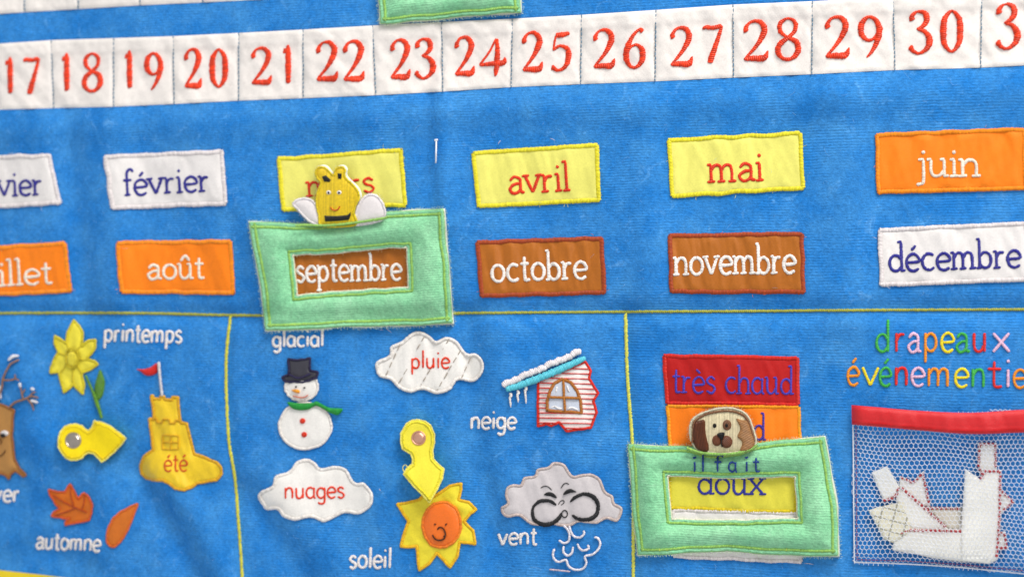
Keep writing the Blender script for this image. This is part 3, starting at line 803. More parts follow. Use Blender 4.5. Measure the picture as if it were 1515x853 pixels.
# sun
SUN = [(584.5, 743.8), (602, 742), (620, 737), (628, 727), (638, 734), (646, 730.5), (664.6, 717), (683.8, 713.3), (684, 724), (679.4, 738), (694, 741), (707.6, 752.7), (697, 760), (688.3, 770.5), (701.6, 783.9), (704.6, 806), (692, 803.5), (680.9, 803), (678, 822.4), (666, 840.8), (656, 829), (646.8, 819.5), (635, 834.3), (619.5, 844.7), (618, 835), (614.7, 809), (604, 810), (592, 809), (596.4, 786.9), (602.9, 770.5), (592, 754)]
sun = patch('sun', SUN, cotton((236, 216, 54), 'sun_cotton', .55), thread((240, 186, 14), 'sun_thread'), label='yellow many-rayed sun with an orange smiling face', bw=4.6, inset=1.5, seed=78, wamp=.3, fx=.1, fy=.1)
face = patch('sun_face', ell(653.3, 775.6, 30.5, 35.5), cotton((240, 112, 20), 'sun_face_satin', .42, .45), thread((244, 128, 24), 'tangerine_thread'), sun, bw=4.4, smooth=True, seed=79, wamp=.12, base=1.2, puff=.9)
stroke('eye', [[(642.2, 774.4), (645, 775.3)]], 2.8, (70, 34, 16), sun, 2.4, .3); stroke('eye', [[(658.6, 776.6), (661, 773.8)]], 2.6, (70, 34, 16), sun, 2.4, .3)
stroke('nose', [[(646.8, 782.6), (650, 779.3), (654, 780), (657.5, 784), (659, 790.5), (656, 793)]], 2.2, (70, 36, 16), sun, 2.35, .25)
stroke('mouth', [[(639.6, 790.3), (643.8, 796.6), (650.5, 798.6), (657, 796), (659.5, 790.5)]], 2.3, (70, 36, 16), sun, 2.35, .25)

# wind cloud
WN = [(740.7, 750.5), (749.8, 743.7), (747, 733), (749.5, 720.5), (760, 716), (770, 715.4), (774.7, 705.5), (790.5, 703), (795, 692.8), (810.9, 689.4), (817.6, 683.8), (827, 683.5), (836.5, 687.2), (847, 703), (860, 700.5), (874, 700.5), (888, 708), (895.7, 725.6), (906, 733), (909.3, 743.7), (919.8, 749), (920, 759), (912.7, 770.9), (896.8, 766.8), (882, 774.3), (868, 773), (856, 771.2), (845, 777.5), (833, 778), (818, 775.8), (800, 777), (784, 774.3), (767.9, 763.5), (751, 764.5), (743, 760)]
wc = patch('wind_cloud', WN, cotton((206, 198, 198), 'grey_satin', .45, .4), thread((206, 186, 178), 'taupe_thread'), label='grey cloud blowing wind with puffed cheeks', bw=4.4, smooth=True, seed=80, wamp=.3, inset=2)
BK = (30, 30, 32)
stroke('cheek', [[(823, 746.5, 3.6), (813, 740.5, 5.5), (800, 740.5, 5.7), (790, 748, 3.9), (787.8, 758, 4.9), (791, 768.5, 6.2), (803, 775.2, 6.5), (817, 773.5, 6.5), (827, 765.5, 6.0), (831, 758, 3.4)]], 4, BK, wc, 1.4, .3)
stroke('cheek', [[(843.5, 742, 2.9), (851, 735, 4.9), (864, 730.2, 5.5), (877, 734, 6.8), (884.5, 745, 6.0), (883, 759, 6.0), (873, 767, 6.8), (858, 767.8, 6.0), (846, 761.5, 3.4)]], 4, BK, wc, 1.4, .3)
for q in ([(804, 731.5), (811, 726.5), (819, 729), (824, 736), (815, 734.5)], [(833.3, 731.5), (837, 725), (844.5, 722.5), (853.8, 727.3), (844, 728.5)]): blob('eye', q, BK, wc, 1.3, .4)
stroke('eyebrow', [[(799.8, 721.2), (805, 718.6), (811, 719.5), (816.5, 724.5)]], 1.5, BK, wc, 1.3, .2); stroke('eyebrow', [[(829.8, 722), (833, 716.6), (837.5, 714), (842, 716)]], 1.5, BK, wc, 1.3, .2)
stroke('nose', [[(826, 746), (829, 741), (833.5, 739.6), (834.5, 743), (830, 746.5)]], 1.3, BK, wc, 1.35, .2)
stroke('mouth', [('c', ell(835.3, 759.5, 4.2, 5.2, 10))], 1.8, BK, wc, 1.35, .25)
for s in ([(833.5, 776), (840, 783), (842.5, 791), (841, 800), (834, 802.5), (826.7, 798.5)], [(842, 777), (845, 787), (850, 793), (858, 794.3), (864, 789), (863.5, 784)], [(833.8, 807), (833.8, 816), (840, 821), (846, 817), (847.8, 808)], [(854, 803.5), (858, 811), (864, 813.5), (870.8, 810.5), (869.5, 805)],
          [(820.5, 811), (818, 818), (820, 826), (827, 830.5), (837, 827.5), (841, 836), (850, 841.8), (862, 840.5), (867.5, 832), (865.5, 822.5), (876, 819.5), (885, 812), (888, 803), (884.5, 795.5), (879, 794)]):
    stroke('wind_swirl', [s], 3.5, (236, 230, 236), wc, .5, .5)
stroke('wind_line', [[(812.5, 841.5), (828, 843), (843.7, 844.6)]], 2.5, (210, 190, 200), wc, .5, .4)

# daffodil
FL = [(109, 471), (117, 480), (123.4, 491), (121.8, 510), (131, 503), (141.8, 500.6), (141.5, 513), (136, 524), (131.3, 530.7), (140, 533), (145.6, 538.6), (136, 547), (121.8, 552), (125, 568), (124, 586.5), (115, 577), (107.6, 568.7), (101, 577), (95, 582.3), (89.5, 567), (87, 552), (73.4, 552), (75, 541), (79, 531), (85.4, 521.2), (80, 508), (79, 494.3), (88, 499), (96.5, 505.4), (100, 492), (102.8, 481.6)]
fw = patch('daffodil', FL, cotton((230, 214, 62), 'petal_cotton', .6), thread((214, 196, 30), 'petal_thread'), label='yellow daffodil with pointed petals and green stem', bw=4.2, inset=1.2, seed=81, wamp=.35, fx=.2, fy=.12)
stroke('petal_seam', [[(96.5, 505.4), (100, 512), (98, 522)], [(121.8, 510), (115, 516), (112, 526)], [(131.3, 530.7), (122, 532), (114, 530)], [(121.8, 552), (117, 546), (113, 540)], [(107.6, 568.7), (107, 556), (108, 545)], [(87, 552), (94, 545), (98, 536)], [(85.4, 521), (93, 524), (98, 528)]], 2.2, (206, 186, 26), fw, 1.2, .35)
blob('trumpet', ell(106.5, 531, 9.5, 12, 14), (226, 208, 50), fw, 1.3, 1.0); stroke('trumpet_rim', [('c', [(98, 520), (103, 515), (109, 517), (114, 521), (116, 530), (113, 539), (107, 544), (100, 541), (97, 533)])], 2.4, (204, 184, 24), fw, 1.7, .4)
stroke('stem', [[(126.6, 554.4, 3), (135, 574, 4), (142, 592, 6), (147, 606, 5.5), (150.5, 618, 4)]], 5, (98, 150, 40), fw, .4, .5)
blob('leaf', [(148, 546), (153.5, 557), (155.3, 568), (152, 585), (145, 592), (141, 588), (139.5, 574), (142.5, 560)], (86, 138, 40), fw, .5, .6, ang=.6)

# sand castle
CA = [(222.2, 583), (229, 583), (229, 587.5), (236, 588), (236, 584.5), (245, 585), (245, 589), (253, 589), (253, 585), (264.4, 586), (266, 604), (268, 622.4), (277.8, 624), (282, 640), (285.5, 657.5), (289, 670), (305, 675), (320.7, 682), (328, 690), (329, 700), (320.7, 711.5), (306, 713.5), (292.6, 715.6), (285, 722), (273, 726.5), (257.4, 723), (248, 716.5), (239.8, 712), (226, 711), (215.2, 708), (208, 700), (206.6, 688), (211.7, 673), (225, 664.6), (223, 648), (220.5, 633), (218, 616.5), (225, 617), (224, 600)]
ca = patch('sand_castle', CA, cotton((232, 194, 24), 'sand_satin', .42, .45), thread((224, 166, 12), 'sand_thread'), label='yellow sand castle with a red flag reading été', bw=4.8, inset=2, seed=82, wamp=.5, fx=.12, fy=.06, puff=.6)
stroke('castle_ledge', [[(225, 618), (231, 619), (232, 624), (240, 624.5), (241, 620), (250, 620.5), (251, 625), (259, 625), (260, 621), (268, 622.4)]], 2.6, (214, 160, 14), ca, 1.4, .4)
stroke('castle_window', [[(240, 643), (264, 644)], [(240, 653.5), (264, 654)], [(240, 664), (264, 664)], [(240, 643), (240, 664)], [(252, 643), (252, 664)], [(264, 644), (264, 664)]], 1.8, (220, 168, 16), ca, 1.4, .3)
word('été', (242, 696.5), (276.5, 696.5), 16.5, 3, (214, 84, 14), ca, base=1.5, serif=False)
stroke('flagpole', [[(234.5, 535, 4.5), (237, 560, 4.2), (239.8, 586, 4.2)]], 4.4, (226, 220, 220), ca, .6, .8)
blob('flag', [(232.5, 537), (233.3, 549.5), (225, 555), (215, 554.5), (208, 549), (202, 545.5), (212, 545.5), (222, 543)], (214, 26, 18), ca, .6, .6)

# autumn leaves
ML = [(69.4, 722.8), (82, 725), (95, 727.5), (99, 719), (103.6, 714), (110, 724), (115.3, 735.5), (120, 731), (124, 726.8), (132, 735), (137.4, 747), (136.5, 759), (132, 770), (114, 773.5), (95, 776.7), (95.5, 772), (100.5, 767.5), (87, 766), (74.9, 763), (78, 757), (86, 751.8), (80, 744), (77.2, 737.5)]
lf = patch('maple_leaf', ML, cotton((206, 104, 22), 'leaf_cotton', .5), thread((216, 86, 22), 'leaf_thread'), label='orange maple leaf with stitched veins', bw=3.6, inset=1.2, seed=83, wamp=.3, fx=.15, fy=.15, res=2.8)
stroke('leaf_vein', [[(78, 731.5), (98, 744), (128.5, 757.7)], [(104, 719), (105, 733), (109, 748)], [(124.5, 731), (124, 743), (121, 753)], [(80, 762), (96, 757), (112, 751)]], 1.7, (176, 62, 14), lf, 1.2, .35)
patch('oval_leaf', [(204.5, 742.5), (200, 759), (194.5, 774), (188, 788), (182, 798), (175, 806), (168, 809.5), (160, 806.5), (156.5, 798), (156.8, 787), (164, 768.4), (172, 760), (181, 754)], cotton((200, 106, 30), 'oval_leaf_cotton', .5), thread((214, 98, 30), 'oval_leaf_thread'), label='narrow orange pointed leaf', bw=3.8, smooth=True, seed=84, wamp=.2, inset=1.8)

# winter tree
TR = [(-40, 600), (-18, 593), (0, 597), (21.5, 605), (19.5, 625), (19, 646), (22, 678), (30, 692), (41, 703), (34, 705.5), (22, 697), (16, 702), (14, 712), (8, 703), (0, 700), (-12, 712), (-20, 700), (-45, 706), (-34, 680), (-32, 640)]
tr = patch('winter_tree', TR, cotton((182, 130, 68), 'bark_cotton', .6), thread((160, 98, 36), 'bark_thread'), label='brown bare winter tree with a face and snowy branches', bw=4.2, seed=85, wamp=.3, inset=1.5)
BRC = (150, 108, 78)
for s in ([(-8, 600, 4), (2, 575, 3.4), (4, 560, 3.2), (12, 543, 3), (17, 537, 2.8), (28.5, 531.5, 2.6)], [(3, 562, 3), (14, 562, 2.8), (22, 559.5, 2.6), (22, 553, 2.2)], [(22, 559.5, 2.4), (29, 563, 2)], [(12, 604, 3.6), (22, 595, 3.4), (36, 590, 3.2), (46, 586, 2.8), (57, 588, 2.4)], [(34, 590, 2.6), (31.5, 578, 2.4), (30, 571, 2)], [(37, 575, 2.2), (33, 582, 2.2)], [(42, 588, 2.6), (47, 582, 2.2), (53, 579, 2)], [(40, 589, 2.6), (47, 598, 2.4), (50, 607, 2)]):
    stroke('branch', [s], 3, BRC, tr, .3, .5)
stroke('branch_snow', [[(12, 533, 4), (19, 527, 5), (28, 526, 3.5)], [(29, 566, 5), (30, 573, 4)], [(45, 574, 5), (51, 576, 4)], [(45, 592, 4.5), (56, 595, 4)], [(0, 570, 3), (1, 590, 3)]], 4.5, (226, 224, 228), tr, .8, .5)
blob('eye', ell(6.5, 640.5, 6, 4.5, 10), (236, 230, 226), tr, 1.3, .3); blob('pupil', ell(4, 643.5, 4, 3.6, 9), (24, 22, 22), tr, 1.7, .3)
stroke('nose', [[(-2, 648), (2, 653), (0, 657)]], 1.8, (110, 66, 24), tr, 1.3, .3); stroke('mouth', [[(-8, 673), (0, 674), (6, 669), (7.5, 665)]], 2, (96, 60, 24), tr, 1.3, .3)

# pointer arrows with rivets
def arrow(q, rc, rr, rot, fab, bor, met, label, seed, lift):
    o = wob(q, 3, .25, seed, smooth=False)
    c0 = np.array(rc)
    def lf_(V): return 2.2 + lift * np.clip(np.hypot(*(V - c0).T) / 90, 0, 1) ** 1.3
    m = MB(); fill(m, offset(o, -.6), lambda V, ed: lf_(V) - .9 + 0 * ed, res=3.2, skirt=.9)
    base_ = MB(); fill(base_, o, lambda V, ed: lf_(V) + .9 * (1 - np.exp(-ed / 3.5)) + wrinkle(V[:, 0], V[:, 1], seed, .12), res=3, skirt=.9)
    a = base_.build('pointer_arrow', fab, hang, label)
    s = MB(); oi = offset(o, 4.2)
    # stitched line set in from the edge
    cc = lineres([tuple(p) for p in oi], 1.2); n = len(cc)
    ribbon_off(s, oi, 2.3, lambda V: lf_(V) + .62, .35); s.build('edge_stitching', bor, a)
    s = MB(); e = offset(o, .6); ribbon_off(s, e, 2.6, lambda V: lf_(V) + .1, .3); s.build('cut_edge', thread((244, 232, 110), 'edge_fuzz_thread', .6), a)
    # rivet: a low domed cap on a rim
    n = 36; V = []; prof = [(1.16, 1.0), (1.20, 1.5), (1.10, 1.8), (1.0, 1.75), (.94, 1.45), (.90, 1.7), (.6, 1.95), (.3, 2.05), (0.02, 2.1)]
    if lift < 2.5: prof = [(1.05, 1.0), (1.05, 1.9), (.97, 2.25), (.85, 2.4), (.5, 2.55), (.25, 2.6), (.02, 2.6)]
    for r_, z in prof:
        for k in range(n): V.append((rc[0] + rr * r_ * math.cos(2 * math.pi * k / n), rc[1] + rr * r_ * math.sin(2 * math.pi * k / n), z + 2.0))
    V = np.array(V); F = [(i * n + k, (i + 1) * n + k, (i + 1) * n + (k + 1) % n, i * n + (k + 1) % n) for i in range(len(prof) - 1) for k in range(n)]
    m = MB(); m.add(P(V[:, :2], V[:, 2]), F); m.build('rivet', met, a)
    return a
def ribbon_off(mb, poly, w, offf, h, closed=True, step=1.3):
    """a stitched line that follows a lifted surface"""
    c = lineres([tuple(p[:2]) for p in poly], step, closed); n = len(c)
    t = (np.roll(c, -1, 0) - np.roll(c, 1, 0)) if closed else np.gradient(c, axis=0)
    t /= np.maximum(np.linalg.norm(t, axis=1, keepdims=True), 1e-9); nr = np.stack([-t[:, 1], t[:, 0]], 1)
    jl = 1 + .14 * RNG.randn(n); jr = 1 + .14 * RNG.randn(n); V = []; O = []; U = []
    b0 = offf(c)
    for k, a in enumerate(ACR):
        V.append(c + nr * (a * w / 2 * (jl if a < 0 else jr))[:, None] + t * (.25 * a * w / 2)); O.append(b0 + h * AH[k] * (1 + .15 * RNG.randn(n)) - (.2 if AH[k] == 0 else 0)); U.append(np.stack([np.arange(n) * step / 2.2, np.full(n, (a + 1) / 2)], 1))
    V = np.stack(V, 1).reshape(-1, 2); O = np.stack(O, 1).ravel(); U = np.stack(U, 1).reshape(-1, 2)
    m = n if closed else n - 1
    mb.add(P(V, O), [(i * 5 + k, i * 5 + k + 1, ((i + 1) % n) * 5 + k + 1, ((i + 1) % n) * 5 + k) for i in range(m) for k in range(4)], U)

A1 = [(85.4, 652.5), (88.6, 638), (95, 630.5), (104.4, 626.6), (113, 626.5), (121, 629), (126, 634), (130.5, 636), (136, 631), (139.2, 621), (150, 624), (162, 629), (175, 638), (187.3, 647.8), (180, 657), (170.9, 666.8), (161, 676), (150.3, 683.5), (145, 678), (139.2, 671.5), (130.5, 669.5), (126, 672.5), (121.8, 677.2), (113, 680.5), (104.4, 680.6), (96, 676), (90.2, 669), (86, 661)]
A2 = [(594.9, 663.8), (592, 652), (592.8, 640), (600.8, 626), (609, 621), (618, 620), (629, 622), (637.5, 629), (643.2, 641.5), (643, 655), (640.8, 666), (641.5, 678), (649, 686), (657.2, 693.4), (655, 707), (646.8, 724.6), (640, 736), (635, 743.8), (624, 731), (611.2, 718.6), (603, 709), (596.4, 700.8), (601, 692), (609.7, 685), (610, 678), (607, 671)]
YF = cotton((240, 218, 24), 'arrow_felt', .75); YT = thread((232, 206, 20), 'arrow_thread')
arrow(A1, (108.2, 651), 10.2, 0, cotton((240, 212, 8), 'arrow_felt', .7), thread((246, 214, 10), 'arrow_thread'), simple((176, 164, 152), 'steel_rivet', .28, 1.0, 300), 'yellow pointer arrow aimed to the right with a steel rivet', 91, 3.2)
arrow(A2, (619.2, 647.5), 9.2, 0, cotton((240, 226, 66), 'pale_arrow_felt', .7), thread((238, 222, 40), 'pale_arrow_thread'), simple((226, 172, 146), 'copper_rivet', .42, 1.0, 900, .0003), 'yellow pointer arrow aimed down at the sun with a copper rivet', 92, 4.5)
# ------------------------------------------------------------------ mesh pocket
PK = [(1261, 610), (1261, 628), (1262, 730), (1263, 832), (1340, 834), (1420, 839.5), (1515, 849), (1600, 858), (1660, 862), (1660, 605)]
pk_poly = lineres(PK, 6)
def net_off(V):
    d = segdist(V, np.array([(1261, 600), (1263, 832), (1420, 839.5), (1515, 849), (1660, 862), (1660, 605)]), closed=False)
    return 0.7 + 4.2 * (1 - np.exp(-(d / 13) ** 1.2)) + .25 * np.sin(V[:, 0] * .09) + .2 * np.sin(V[:, 1] * .11 + V[:, 0] * .05)
net = MB(); a_ = 7.0; rh = a_ * .866; tilt = 0.05
VV = []; EE = []
for j in range(-4, 48):
    for i in range(-6, 64):
        cx = 1255 + (i + (j % 2) * .5) * a_; cy = 600 + j * rh + tilt * (cx - 1255)
        if cx > 1662: continue
        R_ = a_ / math.sqrt(3)
        ps = [np.array([cx + R_ * math.sin(k * math.pi / 3) , cy - R_ * math.cos(k * math.pi / 3)]) for k in range(6)]
        for k in (0, 1, 2): EE.append((ps[k], ps[k + 1]))
mid = np.array([(e[0] + e[1]) / 2 for e in EE]); ok = inside(mid, pk_poly) & (mid[:, 0] < 1655)
E = np.array([e for e, o in zip(EE, ok) if o])                   # n,2,2
def jt(q): return q + np.stack([1.6 * np.sin(q[:, 0] * .035 + q[:, 1] * .05), 1.8 * np.sin(q[:, 0] * .045 - q[:, 1] * .03)], 1) + .45 * np.stack([np.sin(q[:, 0] * 1.3 + q[:, 1] * .7), np.cos(q[:, 1] * 1.1 - q[:, 0] * .9)], 1)
A_, B_ = jt(E[:, 0]), jt(E[:, 1]); D = B_ - A_; D /= np.linalg.norm(D, axis=1, keepdims=True); Nn = np.stack([-D[:, 1], D[:, 0]], 1)
hw = .47
pa = [A_ - Nn * hw, A_, A_ + Nn * hw, B_ - Nn * hw, B_, B_ + Nn * hw]
oa = [net_off(q) for q in pa]; oa[1] = oa[1] + .3; oa[4] = oa[4] + .3
V3 = np.stack([P(q, o) for q, o in zip(pa, oa)], 1).reshape(-1, 3)
F = []
for i in range(len(E)):
    b = i * 6; F += [(b, b + 1, b + 4, b + 3), (b + 1, b + 2, b + 5, b + 4), (b, b + 3, b + 5, b + 2)]
net.add(V3, F)
nm_ = NT('white_netting'); nm_.b.inputs['Base Color'].default_value = lin((240, 242, 248)); nm_.b.inputs['Roughness'].default_value = .5
pock = net.build('mesh_pocket', nm_.m, hang, 'white hexagonal net pocket under a red band', kind='stuff')
rt = [(1259.7, 598.6), (1300, 602), (1358.3, 607), (1435.4, 610), (1515, 605.4), (1660, 600)]; rb = [(1260.3, 627.6), (1295, 630.5), (1358.3, 636), (1435.4, 641.5), (1515, 639.3), (1660, 634)]
tt, bb = catmull(rt, 3), catmull(rb, 3); n = min(len(tt), len(bb)); tt = catmull(rt, 3)[np.linspace(0, len(tt) - 1, n).astype(int)]; bb = bb[np.linspace(0, len(bb) - 1, n).astype(int)]
V = []; O = []
K_ = 9
for i in range(n):
    for k in range(K_):
        s = k / (K_ - 1); V.append(tt[i] * (1 - s) + bb[i] * s); O.append(1.5 + 5.2 * (1 - math.exp(-i * 3 / 14)) + [-1.0, .15, .35, .4, .42, .4, .25, .45, -.5][k])
V = np.array(V); O = np.array(O) + wrinkle(V[:, 0], V[:, 1], 12, .3, .06, .02)
m = MB(); m.add(P(V, O), [(i * K_ + k, i * K_ + k + 1, (i + 1) * K_ + k + 1, (i + 1) * K_ + k) for i in range(n - 1) for k in range(K_ - 1)])
band = m.build('pocket_band', cotton((208, 24, 30), 'red_band_satin', .4, .45), hang, 'red satin band across the mouth of the net pocket')
s = MB(); ribbon_off(s, bb + [0, -4], 1.4, lambda V: 7.3 - 5.2 * np.exp(-(V[:, 0] - 1259) / 14), .2, closed=False); s.build('band_stitching', thread((196, 16, 24), 'crimson_thread'), band)
s = MB(); q = [(1266.5, 630), (1267, 730), (1268, 827), (1340, 829), (1420, 834), (1515, 843.5), (1600, 852)]
cc = lineres(q, 5.5, False)
for i in range(len(cc) - 1):
    a, b = cc[i], cc[i] + (cc[i + 1] - cc[i]) * .72; ribbon_off(s, [a, b], 1.5, lambda V: net_off(V) + .25, .3, closed=False)
s.build('pocket_stitching', thread((150, 70, 104), 'plum_thread'), pock, kind='stuff')
s = MB()
for q in ([(1262, 628), (1263, 730), (1264, 831)], [(1264, 831), (1340, 833.5), (1420, 838.5), (1515, 848), (1600, 857)]):
    ribbon_off(s, catmull(q, 4), 2.0, lambda V: net_off(V) + .1, .4, closed=False)
s.build('net_edge', nm_.m, pock)

# felt pieces kept in the pocket
FELT = cotton((250, 247, 238), 'felt_white', .85, .1, .04)
FELT2 = cotton((232, 224, 206), 'felt_cream', .85, .1, .04)
DASH = thread((200, 64, 68), 'rose_thread', .5)
def felt(name, q, z, label, cat='felt piece', dash=None, fab=None, th=.9, group='white felt pieces kept in the net pocket', seed=5):
    q = np.array(q, float); c = q.mean(0); t = thing(name, label, cat, tuple(c), z, group)
    o = wob(q, 3, .15, seed); m = MB()
    fill(m, o, lambda V, ed: z + th * (1 - .35 * np.exp(-ed / 1.2)) + wrinkle(V[:, 0], V[:, 1], seed, .06), res=4.5, skirt=z)
    m.build('felt_sheet', fab or FELT, t)
    if dash:
        s = MB()
        for d_ in dash:
            cc = lineres(d_, 6.3, False)
            for i in range(len(cc) - 1):
                a, b = cc[i], cc[i] + (cc[i + 1] - cc[i]) * .70; ribbon_off(s, [a, b], 4.0, lambda V: np.full(len(V), z + th + .3), .2, closed=False)
        s.build('dashed_stitching', DASH, t, kind='stuff')
    return t
felt('felt_cutout', [(1446.5, 654), (1475, 654), (1475, 700), (1453, 708), (1447, 690)], 1.0, 'small upright white felt tab at the top right in the net pocket', dash=[[(1453, 700), (1448, 690), (1449, 656.5), (1472.5, 656), (1473, 692)]], seed=3)
felt('felt_cutout', [(1478, 721), (1482, 725), (1501, 741.7), (1484, 757), (1476, 764)], .9, 'white felt point sticking out right of the tall felt bar', dash=[[(1481, 725), (1499, 741.5), (1483, 756)]], seed=4)
felt('felt_cutout', [(1470, 785.5), (1488, 785.5), (1491.5, 811), (1470, 815)], .9, 'small white felt corner low on the right of the tall felt bar', dash=[[(1478, 787.5), (1486, 788), (1489.5, 809), (1478, 811)]], seed=6)
felt('felt_cutout', [(1368, 748.5), (1424, 750), (1424, 784), (1400, 783)], .7, 'white felt block left of the tall bar, top edge dashed in red', dash=[[(1370, 750.8), (1422, 751.8)]], seed=7, fab=FELT2)
felt('felt_cutout', [(1331.2, 703), (1350.6, 711), (1366.5, 695.5), (1371, 722), (1377, 748), (1365, 749), (1330, 722)], .8, 'white felt crown with pointed tips, edged with red dashes', dash=[[(1332.5, 705.5), (1350.6, 713.5), (1365, 699.5), (1370, 722), (1375, 746)]], seed=8)
felt('felt_cutout', [(1289, 698.5), (1312, 688.7), (1331, 719.5), (1327.5, 734), (1307.5, 742)], 1.4, 'tilted white felt rectangle at the upper left in the net pocket', dash=[[(1307, 740), (1318, 737.5), (1326, 732), (1330, 719)]], seed=9)
felt('felt_cutout', [(1333, 718.5), (1367.6, 748.8), (1404, 782.5), (1349, 783), (1337, 765), (1325, 737)], 1.9, 'white felt wedge crossing diagonally below the crown', dash=[[(1334, 721), (1367, 750), (1401, 780.5)]], seed=10)
felt('felt_cutout', [(1343, 780), (1424, 782.5), (1432, 798), (1430, 831), (1380, 825), (1358.3, 820), (1320.5, 813.6), (1323, 790)], 2.0, 'long white felt bar lying along the bottom of the net pocket', dash=[[(1345, 783.5), (1424, 785.5)], [(1325, 792), (1345, 783)]], seed=11)
felt('felt_cutout', [(1427.7, 692.5), (1450.8, 708.7), (1457, 694), (1482, 694.5), (1481.5, 762.7), (1476.5, 827), (1464, 833.5), (1423, 829), (1421, 797)], 2.6, 'tall white felt bar with a notched top in the net pocket', dash=[[(1451, 708), (1457, 696.5), (1480, 696.5), (1479, 762), (1474.5, 825)]], seed=12, th=1.0)
pl_ = NT('plaid_felt'); tc = pl_.n('TexCoord'); mp = pl_.n('Mapping'); pl_.l(tc.outputs['Object'], mp.inputs[0]); mp.inputs['Rotation'].default_value = (0, math.radians(-14), 0)
sp = pl_.n('SeparateXYZ'); pl_.l(mp.outputs[0], sp.inputs[0])
def strp(o_, per, wd): return pl_.val('LESS_THAN', pl_.val('FRACT', pl_.val('MULTIPLY', o_, 1 / per)), wd)
s1 = pl_.val('MAXIMUM', strp(sp.outputs[0], .0046, .12), strp(sp.outputs[2], .0040, .12))
mx = pl_.n('MixRGB'); pl_.l(s1, mx.inputs[0]); mx.inputs[1].default_value = lin((236, 230, 206)); mx.inputs[2].default_value = lin((168, 164, 146)); pl_.l(mx.outputs[0], pl_.b.inputs['Base Color']); pl_.b.inputs['Roughness'].default_value = .8
felt('checked_felt_piece', [(1284.3, 754), (1300, 749), (1336.8, 741), (1343, 762), (1349, 784), (1336, 795), (1321.3, 803), (1307.5, 797)], 2.2, 'cream checked cloth piece with thin dark lines at the left in the net pocket', fab=pl_.m, group=None, th=1.2, seed=13)

# ------------------------------------------------------------------ green padded window frames
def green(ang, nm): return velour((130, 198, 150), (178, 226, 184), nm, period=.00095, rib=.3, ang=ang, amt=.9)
OLV = thread((150, 198, 96), 'olive_thread'); OLV2 = thread((150, 200, 84), 'lime_thread')
def frame(outer, hole, label, seed, mat, lift=1.2, puff=3.5, lip=7.5, ilip=6.5, bump=None):
    o = wob(outer, 4, .7, seed); hq = wob(hole, 4, .5, seed + 1)
    c = np.array(outer).mean(0); t = thing('window_frame', label, 'padded frame', tuple(c), 1.0, 'green padded frames marking the date')
    st = offset(o, lip); si = offset(hq, -ilip)
    if bump is not None: st = bump(st)
    cx = c[0]
    def L(V): return lift + 1.0 * np.clip((V[:, 0] - cx) / 150, 0, 1) ** 1.5
    def hf(V, ed):
        d1 = segdist(V, st); d2 = segdist(V, si); ins = inside(V, st) & ~inside(V, si)
        d = np.minimum(d1, d2)
        body = puff * (1 - np.exp(-(d / 13.0) ** .9)) + wrinkle(V[:, 0], V[:, 1], seed, .28, .05, .05)* np.clip(d / 8, 0, 1)
        flange = .35 + .35 * np.clip(d / 4, 0, 1)
        return L(V) + 1.0 + np.where(ins, body, flange)
    m = MB(); fill(m, o, hf, [hq], res=3.1, skirt=1.0); m.build('padded_cover', mat, t)
    m = MB(); back = offset(wob([(p[0] + (2.2 if p[0] > cx else -.8), p[1] + (-.8 if p[1] < c[1] else 1.6)) for p in outer], 4, .7, seed + 7), 0)
    fill(m, back, lambda V, ed: L(V) + .35 + 0 * ed, [offset(hq, .9)], res=5, skirt=.4); m.build('felt_backing', cotton((222, 226, 206), 'backing_felt', .9, .1), t)
    f0 = lambda V: L(V) + 1.5
    s = MB(); ribbon_off(s, st, 4.4, f0, .42); s.build('outer_stitching', OLV, t)
    s = MB(); ribbon_off(s, si, 4.2, f0, .42); s.build('inner_stitching', OLV, t)
    s = MB(); ribbon_off(s, offset(hq, -1.0), 3.0, lambda V: L(V) + 1.15, .4); s.build('window_edge', thread((228, 228, 200), 'ecru_thread', .6), t)
    s = MB(); ribbon_off(s, offset(o, 1.2), 3.0, lambda V: L(V) + 1.2, .35); s.build('overcast_edge', thread((150, 204, 130), 'edge_green_thread', .6), t)
    s = MB()
    for pol, ev, ln, io in ((back, 2.2, 3.4, False), (o, 2.6, 3.2, False)): fringe(s, pol, ev, ln, lift + 1.3, .06, io)
    s.build('frayed_edge', thread((214, 232, 196), 'fray_thread', .8), t, kind='stuff')
    s = MB(); fringe(s, hq, 3, 3.2, lift + 1.2, .045, True); s.build('frayed_window_edge', thread((236, 226, 180), 'fray_cream_thread', .8), t, kind='stuff')
    # bright catch stitches over the seam
    s = MB(); 
    for _ in range(26):
        i = RNG.randint(len(st)); a = st[i]; an = RNG.uniform(0, 6.3); l_ = RNG.uniform(2, 4.5); d = np.array([math.cos(an), math.sin(an)]) * l_
        ribbon_off(s, [a - d / 2, a + d / 2], 1.5, lambda V: L(V) + 1.6, .3, closed=False)
    s.build('catch_stitch', thread((206, 216, 90), 'catch_thread'), t, kind='stuff')
    return t, (lambda V: hf(V, None))
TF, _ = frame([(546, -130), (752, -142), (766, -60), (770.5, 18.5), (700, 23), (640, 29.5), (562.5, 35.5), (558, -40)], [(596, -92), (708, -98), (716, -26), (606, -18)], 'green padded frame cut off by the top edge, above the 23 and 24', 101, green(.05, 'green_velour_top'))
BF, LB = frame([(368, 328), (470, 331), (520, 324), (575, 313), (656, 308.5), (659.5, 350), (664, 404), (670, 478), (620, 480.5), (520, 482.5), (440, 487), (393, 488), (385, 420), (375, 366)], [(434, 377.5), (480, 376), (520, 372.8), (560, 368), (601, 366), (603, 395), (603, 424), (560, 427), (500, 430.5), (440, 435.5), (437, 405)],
    'green padded frame with a bee, showing the month septembre', 111, green(.06, 'green_velour_bee'))
